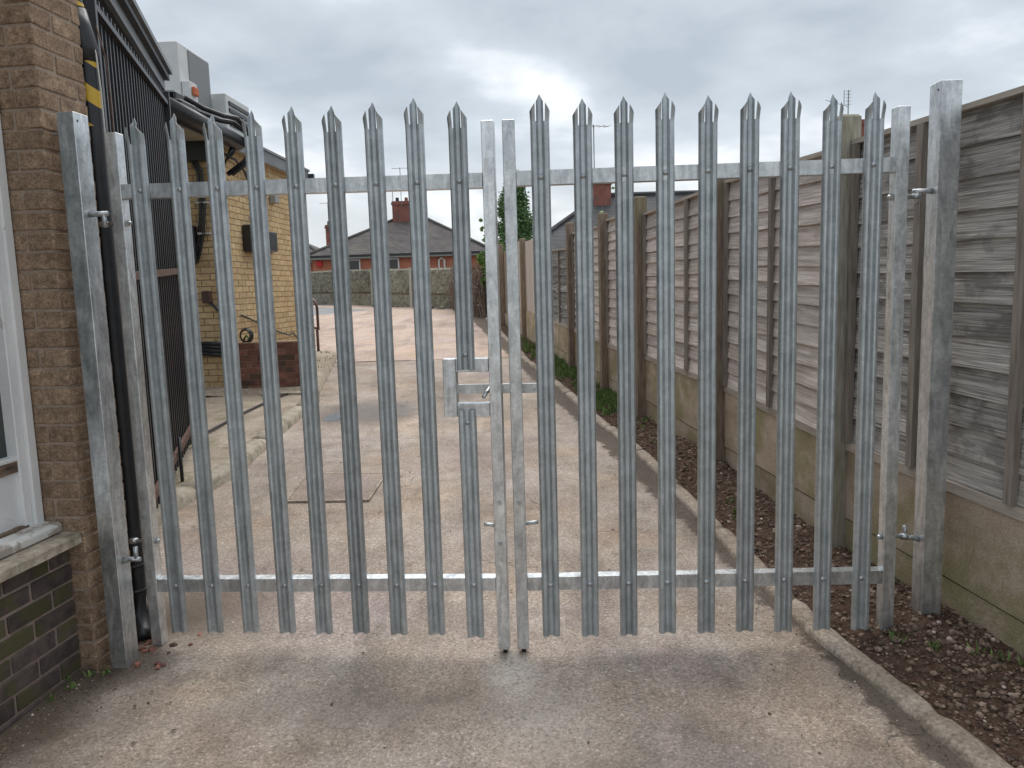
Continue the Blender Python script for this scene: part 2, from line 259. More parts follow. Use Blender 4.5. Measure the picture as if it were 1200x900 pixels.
# the lane: brown-grey worn concrete / tarmac with aggregate, stains of their own shape and contact shade painted at one post foot
LA_ = R(7.19)
def lane_material(name, base, pinkness):
    m, t, b = mk(name); g = G(t)
    ge = g.n('ShaderNodeNewGeometry'); P = ge.outputs['Position']
    sp = g.n('ShaderNodeSeparateXYZ'); g.l(P, sp.inputs[0]); X, Y = sp.outputs[0], sp.outputs[1]
    lat = g.math('ADD', g.math('MULTIPLY', X, 0.9921), g.math('MULTIPLY', Y, 0.1252))
    big = g.noise(P, 0.9, 6, 0.6, 0.3); mid = g.noise(P, 4.5, 6, 0.62, 0.2); fin = g.noise(P, 75, 4, 0.7)
    tone = g.math('ADD', g.math('MULTIPLY', big, 0.55), g.math('MULTIPLY', mid, 0.45))
    lo, md, hi = base
    col = g.ramp(tone, [(0.34, lo), (0.5, md), (0.66, hi)])
    if pinkness:
        col = g.mix(g.math('MULTIPLY', g.sstep(g.noise(P, 1.7, 4, 0.5), 0.42, 0.62), pinkness), col, (0.36, 0.25, 0.20))
    # aggregate
    vo = g.n('ShaderNodeTexVoronoi'); vo.inputs['Scale'].default_value = 175; g.l(P, vo.inputs['Vector'])
    vs = g.n('ShaderNodeSeparateColor'); g.l(vo.outputs['Color'], vs.inputs[0])
    col = g.mix(1.0, col, g.ramp(vs.outputs[0], [(0.0, 0.72), (0.5, 1.0), (0.9, 1.08), (1.0, 1.6)]), 'MULTIPLY')
    col = g.mix(1.0, col, g.ramp(fin, [(0.32, 0.62), (0.5, 1.0), (0.7, 1.25)]), 'MULTIPLY')
    hue = g.noise(P, 1.35, 4, 0.55)
    col = g.mix(1.0, col, g.ramp(hue, [(0.32, (0.90, 0.885, 0.95)), (0.5, (1.0, 1.0, 1.0)), (0.68, (1.06, 1.0, 0.92))]), 'MULTIPLY')
    pits = g.math('MULTIPLY', g.sstep(g.noise(P, 95, 3, 0.7), 0.60, 0.66), g.sstep(g.noise(P, 2.1, 4, 0.6), 0.46, 0.6))
    col = g.mix(g.math('MULTIPLY', pits, 0.6), col, (0.055, 0.045, 0.04))
    # worn wheel lines and dark patches drawn out along the lane
    strk = g.noise(g.mapv(P, (2.2, 0.5, 1), (0, 0, -LA_)), 1.0, 6, 0.62, 0.6)
    col = g.mix(1.0, col, g.ramp(strk, [(0.3, (0.66, 0.66, 0.66)), (0.48, (0.97, 0.97, 0.97)), (0.7, (1.14, 1.13, 1.11))]), 'MULTIPLY')
    pat = g.sstep(g.noise(P, 2.6, 6, 0.7, 0.5), 0.56, 0.7)
    col = g.mix(g.math('MULTIPLY', pat, 0.45), col, tuple(c*.52 for c in lo))
    # fine hairline cracks and pits
    vc = g.n('ShaderNodeTexVoronoi', feature='DISTANCE_TO_EDGE'); vc.inputs['Scale'].default_value = 1.1
    wv = g.n('ShaderNodeVectorMath', operation='ADD'); g.l(P, wv.inputs[0])
    wn_ = g.n('ShaderNodeTexNoise'); wn_.inputs['Scale'].default_value = 5; wn_.inputs['Detail'].default_value = 5; g.l(P, wn_.inputs['Vector'])
    sc = g.n('ShaderNodeVectorMath', operation='SCALE'); g.l(wn_.outputs['Color'], sc.inputs[0]); sc.inputs['Scale'].default_value = 0.35
    g.l(sc.outputs[0], wv.inputs[1]); g.l(wv.outputs[0], vc.inputs['Vector'])
    crk = g.math('MULTIPLY', g.math('SUBTRACT', 1.0, g.sstep(vc.outputs['Distance'], 0.0, 0.006)), g.sstep(g.noise(P, 1.3, 3, 0.5), 0.55, 0.65))
    col = g.mix(g.math('MULTIPLY', crk, 0.55), col, (0.07, 0.055, 0.045))
    edge_n = g.math('MULTIPLY', g.math('SUBTRACT', g.noise(P, 3.0, 6, 0.65), 0.5), 0.5)
    def stain_or_shade(mask, colr, amt):
        nonlocal col
        col = g.mix(g.math('MULTIPLY', mask, amt), col, colr)
    # damp silt in the channel beside the kerb
    stain_or_shade(g.sstep(g.math('ADD', lat, g.math('MULTIPLY', g.math('SUBTRACT', g.noise(P, 9.0, 6, 0.7), 0.5), 0.24)), 1.475, 1.525), (0.085, 0.066, 0.053), 0.85)
    # dirt along the building foot (runs with the wall, about x=-1.7 at y=2.8)
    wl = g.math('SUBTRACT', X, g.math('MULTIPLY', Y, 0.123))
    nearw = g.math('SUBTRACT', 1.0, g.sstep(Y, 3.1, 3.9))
    stain_or_shade(g.math('MULTIPLY', nearw, g.math('SUBTRACT', 1.0, g.sstep(g.math('ADD', wl, edge_n), -2.03, -1.72))), (0.060, 0.046, 0.032), 0.8)
    stain_or_shade(g.math('MULTIPLY', nearw, g.math('SUBTRACT', 1.0, g.sstep(g.math('ADD', wl, edge_n), -2.1, -1.45))), (0.13, 0.095, 0.066), 0.5)
    def blob(cx, cy, rx, ry, a, bb):
        dx = g.math('DIVIDE', g.math('SUBTRACT', X, cx), rx); dy = g.math('DIVIDE', g.math('SUBTRACT', Y, cy), ry)
        d = g.math('SQRT', g.math('ADD', g.math('MULTIPLY', dx, dx), g.math('MULTIPLY', dy, dy)))
        d = g.math('ADD', d, g.math('MULTIPLY', edge_n, 1.6))
        return g.math('SUBTRACT', 1.0, g.sstep(d, a, bb))
    wet = blob(-1.5, 7.95, 0.62, 0.75, 0.6, 1.1)
    stain_or_shade(wet, (0.085, 0.066, 0.054), 0.75)
    dn = g.ramp(g.math('ADD', g.math('MULTIPLY', fin, .6), g.math('MULTIPLY', g.noise(P, 22, 5, 0.7), .4)), [(0.36, 0.0), (0.58, 1.0)])
    stain_or_shade(g.math('MULTIPLY', blob(-0.03, 2.77, 0.12, 0.20, 0.1, 1.2), dn), (0.60, 0.555, 0.50), 0.85)       # drilling dust round the drop bolts
    stain_or_shade(g.math('MULTIPLY', blob(0.08, 2.42, 0.22, 0.36, 0.1, 1.1), dn), (0.50, 0.455, 0.41), 0.55)
    stain_or_shade(blob(0.5, 2.0, 0.8, 0.35, 0.3, 1.3), (0.17, 0.145, 0.135), 0.3)
    stain_or_shade(blob(-0.6, 2.55, 0.75, 0.16, 0.3, 1.2), (0.19, 0.16, 0.145), 0.3)
    stain_or_shade(blob(-1.52, 2.88, 0.22, 0.2, 0.2, 1.1), (0.085, 0.062, 0.045), 0.65)  # grime ring at the left post foot, with contact shading painted into the colour
    stain_or_shade(blob(-1.35, 3.4, 0.3, 0.5, 0.3, 1.2), (0.10, 0.075, 0.055), 0.5)
    g.l(col, b.inputs['Base Color'])
    g.l(g.math('SUBTRACT', 0.92, g.math('MULTIPLY', wet, 0.45)), b.inputs['Roughness'])
    b.inputs['Specular IOR Level'].default_value = 0.25
    hgt = g.math('ADD', g.math('MULTIPLY', vs.outputs[0], 0.35), fin)
    hgt = g.math('SUBTRACT', hgt, g.math('MULTIPLY', crk, 1.5))
    g.bump(hgt, 0.7, 0.004, b)
    return m
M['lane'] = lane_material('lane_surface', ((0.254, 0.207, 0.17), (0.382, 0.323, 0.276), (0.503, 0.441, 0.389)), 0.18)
M['cover'] = lane_material('cover_infill', ((0.26, 0.205, 0.17), (0.35, 0.285, 0.245), (0.43, 0.36, 0.315)), 0.1)
M['apron'] = lane_material('apron_surface', ((0.414, 0.316, 0.259), (0.529, 0.414, 0.345), (0.598, 0.483, 0.414)), 0.15)

# ------------------------------------------------------------------ geometry helpers
GK = 0.0365
def gz(y):                      # the ground climbs gently away from the camera, then levels off
    if y < -12: return GK*-12
    return GK*y if y < 29 else GK*29
LA = R(7.19)
LD = Vector((-sin(LA), cos(LA), 0)); LR = Vector((cos(LA), sin(LA), 0))
def lane(lat, d, dz=0.0):
    p = LR*lat + LD*d; return Vector((p.x, p.y, gz(p.y) + dz))
class MB:
    def __init__(s): s.v = []; s.f = []
    def add(s, vs, fs):
        o = len(s.v); s.v += [tuple(q) for q in vs]; s.f += [tuple(o+i for i in q) for q in fs]
    def hexa(s, b, t):          # 4 bottom + 4 top corners, counter-clockwise from above
        s.add(list(b)+list(t), [(3, 2, 1, 0), (4, 5, 6, 7), (0, 1, 5, 4), (1, 2, 6, 5), (2, 3, 7, 6), (3, 0, 4, 7)])
    def box(s, x0, x1, y0, y1, z0, z1, mtx=None):
        P = [Vector(q) for q in ((x0, y0, z0), (x1, y0, z0), (x1, y1, z0), (x0, y1, z0), (x0, y0, z1), (x1, y0, z1), (x1, y1, z1), (x0, y1, z1))]
        if mtx: P = [mtx @ q for q in P]
        s.hexa(P[:4], P[4:])
    def cbox(s, x0, x1, y0, y1, z0, z1, c=0.003, mtx=None):   # box with chamfered edges
        vs = []
        idx = {}
        xs, ys, zs = (x0, x1), (y0, y1), (z0, z1)
        sg = (1, -1)
        for i in (0, 1):
            for j in (0, 1):
                for k in (0, 1):
                    X, Y, Z = xs[i], ys[j], zs[k]
                    idx[i, j, k, 0] = len(vs); vs.append(Vector((X, Y+sg[j]*c, Z+sg[k]*c)))
                    idx[i, j, k, 1] = len(vs); vs.append(Vector((X+sg[i]*c, Y, Z+sg[k]*c)))
                    idx[i, j, k, 2] = len(vs); vs.append(Vector((X+sg[i]*c, Y+sg[j]*c, Z)))
        fs = []
        I = lambda i, j, k, a: idx[i, j, k, a]
        fs += [(I(0,0,0,0), I(0,0,1,0), I(0,1,1,0), I(0,1,0,0)), (I(1,0,0,0), I(1,1,0,0), I(1,1,1,0), I(1,0,1,0))]
        fs += [(I(0,0,0,1), I(1,0,0,1), I(1,0,1,1), I(0,0,1,1)), (I(0,1,0,1), I(0,1,1,1), I(1,1,1,1), I(1,1,0,1))]
        fs += [(I(0,0,0,2), I(0,1,0,2), I(1,1,0,2), I(1,0,0,2)), (I(0,0,1,2), I(1,0,1,2), I(1,1,1,2), I(0,1,1,2))]
        for k in (0, 1):
            for j in (0, 1): fs.append((I(0,j,k,1), I(1,j,k,1), I(1,j,k,2), I(0,j,k,2)))
            for i in (0, 1): fs.append((I(i,0,k,0), I(i,1,k,0), I(i,1,k,2), I(i,0,k,2)))
        for i in (0, 1):
            for j in (0, 1): fs.append((I(i,j,0,0), I(i,j,1,0), I(i,j,1,1), I(i,j,0,1)))
        for i in (0, 1):
            for j in (0, 1):
                for k in (0, 1): fs.append((I(i,j,k,0), I(i,j,k,1), I(i,j,k,2)))
        if mtx: vs = [mtx @ q for q in vs]
        s.add(vs, fs)
    def tube(s, pts, r, n=8, caps=True):
        pts = [Vector(p) for p in pts]; rings = []
        up = Vector((0.13, 0.31, 0.94))
        for i, p in enumerate(pts):
            d = (pts[min(i+1, len(pts)-1)] - pts[max(i-1, 0)]).normalized()
            a = d.cross(up)
            if a.length < 0.2: a = d.cross(Vector((1, 0, 0)))
            a.normalize(); bb = d.cross(a)
            rr = r[i] if isinstance(r, (list, tuple)) else r
            rings.append([p + (a*cos(2*pi*k/n) + bb*sin(2*pi*k/n))*rr for k in range(n)])
        vs = [q for ring in rings for q in ring]; fs = []
        for i in range(len(pts)-1):
            for k in range(n): fs.append((i*n+k, i*n+(k+1) % n, (i+1)*n+(k+1) % n, (i+1)*n+k))
        if caps: fs.append(tuple(range(n-1, -1, -1))); fs.append(tuple((len(pts)-1)*n+k for k in range(n)))
        s.add(vs, fs)
    def dome(s, p, nrm, r, h, n=10, rings=3):
        nrm = Vector(nrm).normalized(); a = nrm.cross(Vector((0, 0, 1)))
        if a.length < 0.1: a = nrm.cross(Vector((1, 0, 0)))
        a.normalize(); b2 = nrm.cross(a); p = Vector(p); vs = []; fs = []
        for i in range(rings):
            t_ = i/rings*pi/2
            vs += [p + (a*cos(2*pi*k/n)+b2*sin(2*pi*k/n))*r*cos(t_) + nrm*h*sin(t_) for k in range(n)]
        vs.append(p + nrm*h)
        for i in range(rings-1):
            for k in range(n): fs.append((i*n+k, i*n+(k+1) % n, (i+1)*n+(k+1) % n, (i+1)*n+k))
        for k in range(n): fs.append(((rings-1)*n+k, (rings-1)*n+(k+1) % n, rings*n))
        s.add(vs, fs)
    def mesh(s, name, mat, smooth=False):
        me = bpy.data.meshes.new(name); me.from_pydata(s.v, [], s.f)
        me.materials.append(mat); me.validate()
        import bmesh
        bm = bmesh.new(); bm.from_mesh(me); bmesh.ops.recalc_face_normals(bm, faces=bm.faces); bm.to_mesh(me); bm.free()
        if smooth:
            me.polygons.foreach_set('use_smooth', [True]*len(me.polygons))
        me.update(); return me
    def build(s, name, mat, parent=None, smooth=False, world=True, **props):
        """vertices are in world space; they are re-expressed in the parent's space"""
        if parent is not None and world:
            inv = WM[parent.name].inverted(); s.v = [tuple(inv @ Vector(q)) for q in s.v]
        o = bpy.data.objects.new(name, s.mesh(name, mat, smooth)); C.objects.link(o)
        if parent is not None:
            o.parent = parent; WM[o.name] = WM[parent.name].copy()
        else: WM[o.name] = Matrix()
        for k_, v_ in props.items(): o[k_] = v_
        return o
WM = {}
def thing(name, label, cat, loc=(0, 0, 0), rz=0.0, group=None):
    o = bpy.data.objects.new(name, None); C.objects.link(o)
    o.location = loc; o.rotation_euler = (0, 0, rz); o.empty_display_size = 0.2
    o['label'] = label; o['category'] = cat
    if group: o['group'] = group
    WM[o.name] = Matrix.Translation(loc) @ Matrix.Rotation(rz, 4, 'Z')
    return o
def tag(o, label, cat, group=None):
    o['label'] = label; o['category'] = cat
    if group: o['group'] = group
    return o
def inst(name, me, parent, loc, rot=(0, 0, 0), scale=(1, 1, 1)):
    o = bpy.data.objects.new(name, me); C.objects.link(o); o.parent = parent
    o.location = loc; o.rotation_euler = rot; o.scale = scale
    WM[o.name] = WM[parent.name] @ Matrix.LocRotScale(Vector(loc), Matrix.Rotation(0, 3, 'Z'), Vector((1, 1, 1)))
    return o
def struct(name, mb, mat, smooth=False, kind='structure'):
    o = mb.build(name, mat, None, smooth); o['kind'] = kind; return o
def nz3(x, y, z=0.0): return mnoise.noise(Vector((x, y, z)))
_bm = {}
def brick_mesh(lx, ly, lz, mat, var=0):
    """centred brick with slightly worn, uneven edges"""
    key = (round(lx, 4), round(ly, 4), round(lz, 4), mat.name, var)
    if key not in _bm:
        q = MB(); q.cbox(-lx/2, lx/2, -ly/2, ly/2, -lz/2, lz/2, 0.0035)
        rr = random.Random(hash(key[:3]) % 1000 + var)
        q.v = [(a+rr.uniform(-1, 1)*0.0016, b_+rr.uniform(-1, 1)*0.0016, c+rr.uniform(-1, 1)*0.0016) for a, b_, c in q.v]
        _bm[key] = q.mesh('brick', mat)
    return _bm[key]

# ------------------------------------------------------------------ ground, lane, road
def sheet(name, mat, x0, x1, ys, dz, nx=8, wob=0.0, kind='structure', edge=None):
    q = MB(); vs = []
    for y in ys:
        for i in range(nx+1):
            x = x0+(x1-x0)*i/nx
            vs.append((x, y, gz(y)+dz+(nz3(x*1.3, y*1.3, 5)*wob if wob else 0)))
    fs = [(j*(nx+1)+i, j*(nx+1)+i+1, (j+1)*(nx+1)+i+1, (j+1)*(nx+1)+i) for j in range(len(ys)-1) for i in range(nx)]
    q.add(vs, fs); return struct(name, q, mat, True, kind)
sheet('ground', M['terrain'], -700, 700, [-200, -12, 0, 10, 20, 29, 60, 150, 400, 900], -0.03, 4)
ysl = [-12+0.25*i for i in range(int((12.07+12)/0.25)+1)] + [12.07]
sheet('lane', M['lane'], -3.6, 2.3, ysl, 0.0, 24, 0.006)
q = MB()   # paler concrete apron beyond the joint, widening round the bend
ya = [12.078+0.5*i for i in range(34)]
vs = []; nx = 18
for y in ya:
    for i in range(nx+1):
        xr = min(0.75-0.1*(y-12), -1.9-1.03*(y-24.47)+.35 if y > 24 else 9)
        xl = -9.0 if y < 19.6 else -9.0+4.6*min(1, (y-19.6)/5.5)-max(0, y-25.1)*1.0
        xl = min(xl, xr-.05)
        x = xl+(xr-xl)*i/nx; vs.append((x, y, gz(y)+0.006+nz3(x*.8, y*.8)*0.005))
q.add(vs, [(j*(nx+1)+i, j*(nx+1)+i+1, (j+1)*(nx+1)+i+1, (j+1)*(nx+1)+i) for j in range(len(ya)-1) for i in range(nx)])
struct('concrete_apron', q, M['apron'], True)
sheet('road', M['asphalt'], -40, 0.5, [19.0, 22, 25, 29, 34], 0.002, 20)

# kerb and soil bed on the right
KLAT = [(0.0, 1.62), (2.0, 1.60), (2.85, 1.535), (4.3, 1.62), (5.8, 1.675), (7.0, 1.655), (9.1, 1.67), (11.3, 1.64), (16, 1.76), (19.6, 1.86), (22, 1.9)]
def klat(d):
    for (a, x), (b_, y) in zip(KLAT, KLAT[1:]):
        if a <= d <= b_: return x+(y-x)*(d-a)/(b_-a)
    return KLAT[-1][1]
kroot = MB(); kroot.hexa([lane(klat(0.2)+.01, .2, -.1), lane(klat(.2)+.09, .2, -.1), lane(1.95, 20, -.1), lane(1.88, 20, -.1)],
                         [lane(klat(0.2)+.01, .2, -.06), lane(klat(.2)+.09, .2, -.06), lane(1.95, 20, -.06), lane(1.88, 20, -.06)])
kerb = struct('kerb', kroot, M['concrete'])
d0 = 0.35; i = 0
rk = random.Random(3)
while d0 < 19.5:
    L = 0.9 if i else 0.95
    d1 = d0+L; q = MB()
    n = 19; prof = [(0, -0.06), (0.003, 0.012), (0.012, 0.027), (0.045, .032), (0.075, 0.031), (0.092, 0.018), (0.097, -0.06)]
    vs = []; jl = rk.uniform(-.01, .01); jh = rk.uniform(-.006, .008)
    for a in range(n):
        tt = a/(n-1); d = d0+0.008+(L-0.016)*tt
        end = 0.008 if a in (0, n-1) else 0
        for (pl, pz) in prof:
            w_ = nz3(d*9, pl*30, 2)*0.007+nz3(d*31, pl*60, 6)*.004
            vs.append(lane(klat(d)+pl*(1.12 if d < 4 else 1)+jl+w_+(end if pl < .06 else -end), d, (pz-end if pz > 0 else pz)+jh+(nz3(d*7, pl*20, 9)*0.006+nz3(d*37, pl*50, 3)*.0035 if pz > 0 else 0)))
    k_ = len(prof)
    q.add(vs, [(a*k_+c, a*k_+c+1, (a+1)*k_+c+1, (a+1)*k_+c) for a in range(n-1) for c in range(k_-1)] + [tuple(range(k_)), tuple((n-1)*k_+c for c in range(k_))])
    q.build('kerb_stone', M['concrete'], kerb, True)
    d0 = d1; i += 1
def bed_h(lat, d):
    t_ = (lat-klat(d)-0.12)/max(0.05, 2.16-klat(d)-0.12)
    h = 0.018+0.045*max(0, min(1, t_))**0.8
    h += 0.10*math.exp(-((lat-2.0)/0.16)**2-((d-5.3)/0.55)**2) + 0.05*math.exp(-((lat-2.0)/0.2)**2-((d-2.6)/0.5)**2)
    h += nz3(lat*9, d*9, 1)*0.016 + nz3(lat*28, d*28, 4)*0.008
    return h
q = MB(); vs = []; nl = 22; nd = 760
for j in range(nd+1):
    d = 0.4+17.6*(j/nd)**1.25
    for i in range(nl+1):
        a = klat(d)+0.075; lat = a+(2.2-a)*i/nl
        vs.append(lane(lat, d, bed_h(lat, d)-(0.03 if i == 0 else 0)))
q.add(vs, [(j*(nl+1)+i, j*(nl+1)+i+1, (j+1)*(nl+1)+i+1, (j+1)*(nl+1)+i) for j in range(nd) for i in range(nl)])
struct('soil_bed', q, M['soil'], True)
# rubble
ICO_V = []; ph_ = (1+5**.5)/2
for a, b_ in ((-1, ph_), (1, ph_), (-1, -ph_), (1, -ph_)): ICO_V.append(Vector((a, b_, 0)).normalized())
for a, b_ in ((-1, ph_), (1, ph_), (-1, -ph_), (1, -ph_)): ICO_V.append(Vector((0, a, b_)).normalized())
for a, b_ in ((ph_, -1), (ph_, 1), (-ph_, -1), (-ph_, 1)): ICO_V.append(Vector((a, 0, b_)).normalized())
ICO_F = [(0,11,5),(0,5,1),(0,1,7),(0,7,10),(0,10,11),(1,5,9),(5,11,4),(11,10,2),(10,7,6),(7,1,8),(3,9,4),(3,4,2),(3,2,6),(3,6,8),(3,8,9),(4,9,5),(2,4,11),(6,2,10),(8,6,7),(9,8,1)]
def stone(q, p, s, rr):
    sx, sy, sz = s*rr.uniform(.7, 1.3), s*rr.uniform(.7, 1.3), s*rr.uniform(.45, .9)
    rot = Matrix.Rotation(rr.uniform(0, 6.3), 3, 'Z') @ Matrix.Rotation(rr.uniform(-.5, .5), 3, 'X')
    q.add([Vector(p)+rot @ Vector((v.x*sx, v.y*sy, v.z*sz))*rr.uniform(.75, 1.15) for v in ICO_V], ICO_F)
rr = random.Random(11)
q = MB(); q2 = MB()
for i in range(19000):
    d = 0.9+15*rr.random()**2.1
    a = klat(d)+0.09; lat = a+(2.13-a)*rr.random()**0.85
    s = rr.choice((0.003, 0.003, 0.004, 0.004, 0.005, 0.005, 0.006, 0.006, 0.008, 0.010, 0.014)) * (1 if d < 6.5 else 1.1)
    if d > 6.3 and rr.random() < .55: continue
    p = lane(lat, d, bed_h(lat, d)+s*0.25)
    stone(q2 if rr.random() < 0.022 else q, p, s, rr)
struct('rubble', q, M['stone'], kind='stuff')
struct('pale_pebbles', q2, M['palestone'], kind='stuff')
# stray grit along the kerb channel, by the building foot and over the lane
q = MB(); q2 = MB(); q3 = MB()
for i in range(900):
    d = 1.0+9*rr.random()**1.6; lat = klat(d)-abs(rr.gauss(0, 0.05))
    stone(q, lane(lat, d, 0.001), rr.uniform(.001, .0035), rr)
for i in range(900):
    y = rr.uniform(2.0, 3.0); x = -2.06+0.123*y+abs(rr.gauss(0, .10))+.0*rr.random()
    stone(q if rr.random() < .9 else q2, (x, y, gz(y)+.001), .001+.005*rr.random()**2.5, rr)
for i in range(420):
    x, y = rr.uniform(-1.6, 1.4), 1.9+9*rr.random()**1.7
    stone(q2 if rr.random() < .6 else q, (x, y, gz(y)+.001), rr.uniform(.002, .0055), rr)
for i in range(90):
    x, y = rr.uniform(-1.6, 1.4), rr.uniform(2.1, 9)
    if rr.random() < .4: x = -1.75+.123*y+rr.random()*.35
    a = rr.uniform(0, 6.3); l_ = rr.uniform(.006, .016); z = gz(y)+.004
    q3.add([(x-cos(a)*l_, y-sin(a)*l_, z), (x+sin(a)*l_*.4, y-cos(a)*l_*.4, z+.003), (x+cos(a)*l_, y+sin(a)*l_, z+.001), (x-sin(a)*l_*.4, y+cos(a)*l_*.4, z+.004)], [(0, 1, 2, 3)])
struct('lane_grit', q, M['stone'], kind='stuff'); struct('lane_pebbles', q2, M['palestone'], kind='stuff'); struct('leaf_litter', q3, M['leaflitter'], kind='stuff')
# broken red brick crumbs round the left post foot
q = MB()
for i in range(26): stone(q, (rr.uniform(-1.62, -1.36), rr.uniform(2.86, 3.16), .112), rr.uniform(.006, .02), rr)
struct('brick_crumbs', q, M['rbrick'], kind='stuff')
# grass and weeds
def tuft(q, p, n, h, spread, rr):
    for _ in range(n):
        a = rr.uniform(0, 6.3); b_ = rr.uniform(0, spread); x, y = p[0]+cos(a)*b_, p[1]+sin(a)*b_
        hh = h*rr.uniform(.5, 1.1); w_ = rr.uniform(.002, .006); le = rr.uniform(.1, .8)*hh; c_ = rr.uniform(0, 6.3)
        dx, dy = cos(c_)*w_, sin(c_)*w_
        q.add([(x-dx, y-dy, p[2]), (x+dx, y+dy, p[2]), (x+dx*.7-dy/w_*le*.4, y+dy*.7+dx/w_*le*.4, p[2]+hh*.65), (x-dy/w_*le, y+dx/w_*le, p[2]+hh)], [(0, 1, 2), (0, 2, 3)])
q = MB()
for i in range(260):
    d = rr.choice((rr.gauss(7.6, .5), rr.gauss(7.9, .35), rr.gauss(9.8, .5), rr.gauss(10.8, .8), rr.gauss(12.5, .8))); lat = rr.uniform(klat(d)+.14, 2.1)
    tuft(q, lane(lat, d, bed_h(lat, d)), 16, .075, .055, rr)
for (lat, d) in ((1.97, 2.42), (2.02, 2.37), (1.86, 2.5), (1.80, 2.62), (2.06, 2.3), (1.83, 4.2), (1.80, 4.1), (1.86, 4.35), (1.88, 5.9), (1.8, 6.3), (1.78, 6.6), (1.95, 6.4)):
    tuft(q, lane(lat, d, bed_h(lat, d)), 9, .04, .03, rr)
for (x, y) in ((-1.72, 2.66), (-1.735, 2.8), (-1.6, 2.84), (-1.66, 2.82), (-1.69, 2.74)): tuft(q, (x, y, gz(y)), 7, .03, .02, rr)
for i in range(70):
    p = lane(rr.uniform(-2.2, -1.2), rr.uniform(9.4, 12.8), .12); tuft(q, p, 5, .05, .05, rr)
struct('grass', q, M['grass'], kind='stuff')

# raised paving, kerb and verge on the left
LK = [(4.75, -1.60), (5.24, -1.545), (5.7, -1.413), (6.2, -1.333), (6.78, -1.28), (7.38, -1.236), (8.27, -1.145), (9.0, -1.11)]
def lk(d):
    if d <= LK[0][0]: return LK[0][1]
    for (a, x), (b_, y) in zip(LK, LK[1:]):
        if a <= d <= b_: return x+(y-x)*(d-a)/(b_-a)
    return LK[-1][1]
q = MB(); vs = []; ds = [4.4+.15*i for i in range(33)]
for d in ds:
    for j in range(9):
        a = lk(d)-.07; lat = a-1.5*j/8
        vs.append(lane(lat, d, .075+nz3(lat*2, d*2, 3)*.008))
q.add(vs, [(i*9+j, i*9+j+1, (i+1)*9+j+1, (i+1)*9+j) for i in range(len(ds)-1) for j in range(8)])
struct('paving', q, M['pave'], True)
kr = MB(); kr.hexa([lane(-1.75, 4.6, -.1), lane(-1.65, 4.6, -.1), lane(-1.2, 9, -.1), lane(-1.3, 9, -.1)], [lane(-1.75, 4.6, -.05), lane(-1.65, 4.6, -.05), lane(-1.2, 9, -.05), lane(-1.3, 9, -.05)])
kl = struct('pavement_kerb', kr, M['palekerb'])
cuts = [4.5, 5.35, 6.2, 6.72, 7.45, 8.2, 8.9]
for a, b_ in zip(cuts, cuts[1:]):
    q = MB(); n = 7; vs = []; prof = [(0.03, -.05), (0.025, .055), (0.0, .085), (-.09, .092), (-.11, .08), (-.115, -.05)]
    jl = rr.uniform(-.02, .02); jz = rr.uniform(-.008, .01)
    for i in range(n):
        d = a+.012+(b_-a-.024)*i/(n-1)
        for pl, pz in prof: vs.append(lane(lk(d)+pl+jl+nz3(d*8, pl*20)*.01, d, pz+(jz+nz3(d*6, pl*12, 7)*.01 if pz > 0 else 0)))
    q.add(vs, [(i*6+c, i*6+c+1, (i+1)*6+c+1, (i+1)*6+c) for i in range(n-1) for c in range(5)]+[tuple(range(6)), tuple((n-1)*6+c for c in range(6))])
    q.build('kerb_stone', M['palekerb'], kl, True)
q = MB(); vs = [lane(-1.12, 8.92, -.03), lane(-1.1, 9.03, -.03), lane(-1.75, 9.12, -.03), lane(-1.75, 9.0, -.03)]
q.hexa([vs[0], vs[1], vs[2], vs[3]], [v+Vector((0, 0, .135)) for v in vs]); q.build('kerb_stone', M['palekerb'], kl)
q = MB(); vs = []; ds = [9.12+.2*i for i in range(20)]
for d in ds:
    for j, (dl, dz) in enumerate(((0.0, -.02), (-.03, .10), (-.12, .13), (-.5, .12), (-1.2, .13), (-1.6, .13))):
        vs.append(lane(-1.12-.03*(d-9)+dl+nz3(d*3, j)*.03, d, dz+nz3(d*4, j*3, 8)*.02))
q.add(vs, [(i*6+j, i*6+j+1, (i+1)*6+j+1, (i+1)*6+j) for i in range(len(ds)-1) for j in range(5)]+[(0, 1, 2, 3, 4, 5)])
struct('verge', q, M['pave'], True)
# puddle by the verge
q = MB(); ctr = Vector((-1.80, 7.72, gz(7.72)+.008)); n = 22
q.add([ctr]+[ctr+Vector((cos(2*pi*k/n)*(.10+.10*nz3(k*.9, 1)), sin(2*pi*k/n)*(.17+.16*nz3(k*.8, 4)), sin(2*pi*k/n)*.3*GK)) for k in range(n)], [(0, 1+k, 1+(k+1) % n) for k in range(n)])
struct('puddle', q, M['puddle'])
# inspection cover let into the lane
t = thing('inspection_cover', 'square concrete-filled inspection cover set flush in the lane behind the gate', 'cover', (-1.24, 5.26, gz(5.26)))
P4 = [Vector((-1.519, 5.6, 0)), Vector((-1.5, 4.96, 0)), Vector((-.975, 4.94, 0)), Vector((-.955, 5.55, 0))]
cc = sum(P4, Vector())/4
q = MB(); q.hexa([Vector((p.x, p.y, gz(p.y)-.02)) for p in P4], [Vector((p.x, p.y, gz(p.y)+.0125)) for p in P4]); q.build('infill', M['cover'], t)
for i in range(4):
    a, b_ = P4[i], P4[(i+1) % 4]
    ao, bo = a+(a-cc)*.07, b_+(b_-cc)*.07; ai, bi = a+(a-cc)*.008, b_+(b_-cc)*.008
    q = MB(); L4 = [ai, ao, bo, bi]; q.hexa([Vector((p.x, p.y, gz(p.y)-.02)) for p in L4], [Vector((p.x, p.y, gz(p.y)+.014)) for p in L4]); q.build('frame_edge', M['concrete'], t)

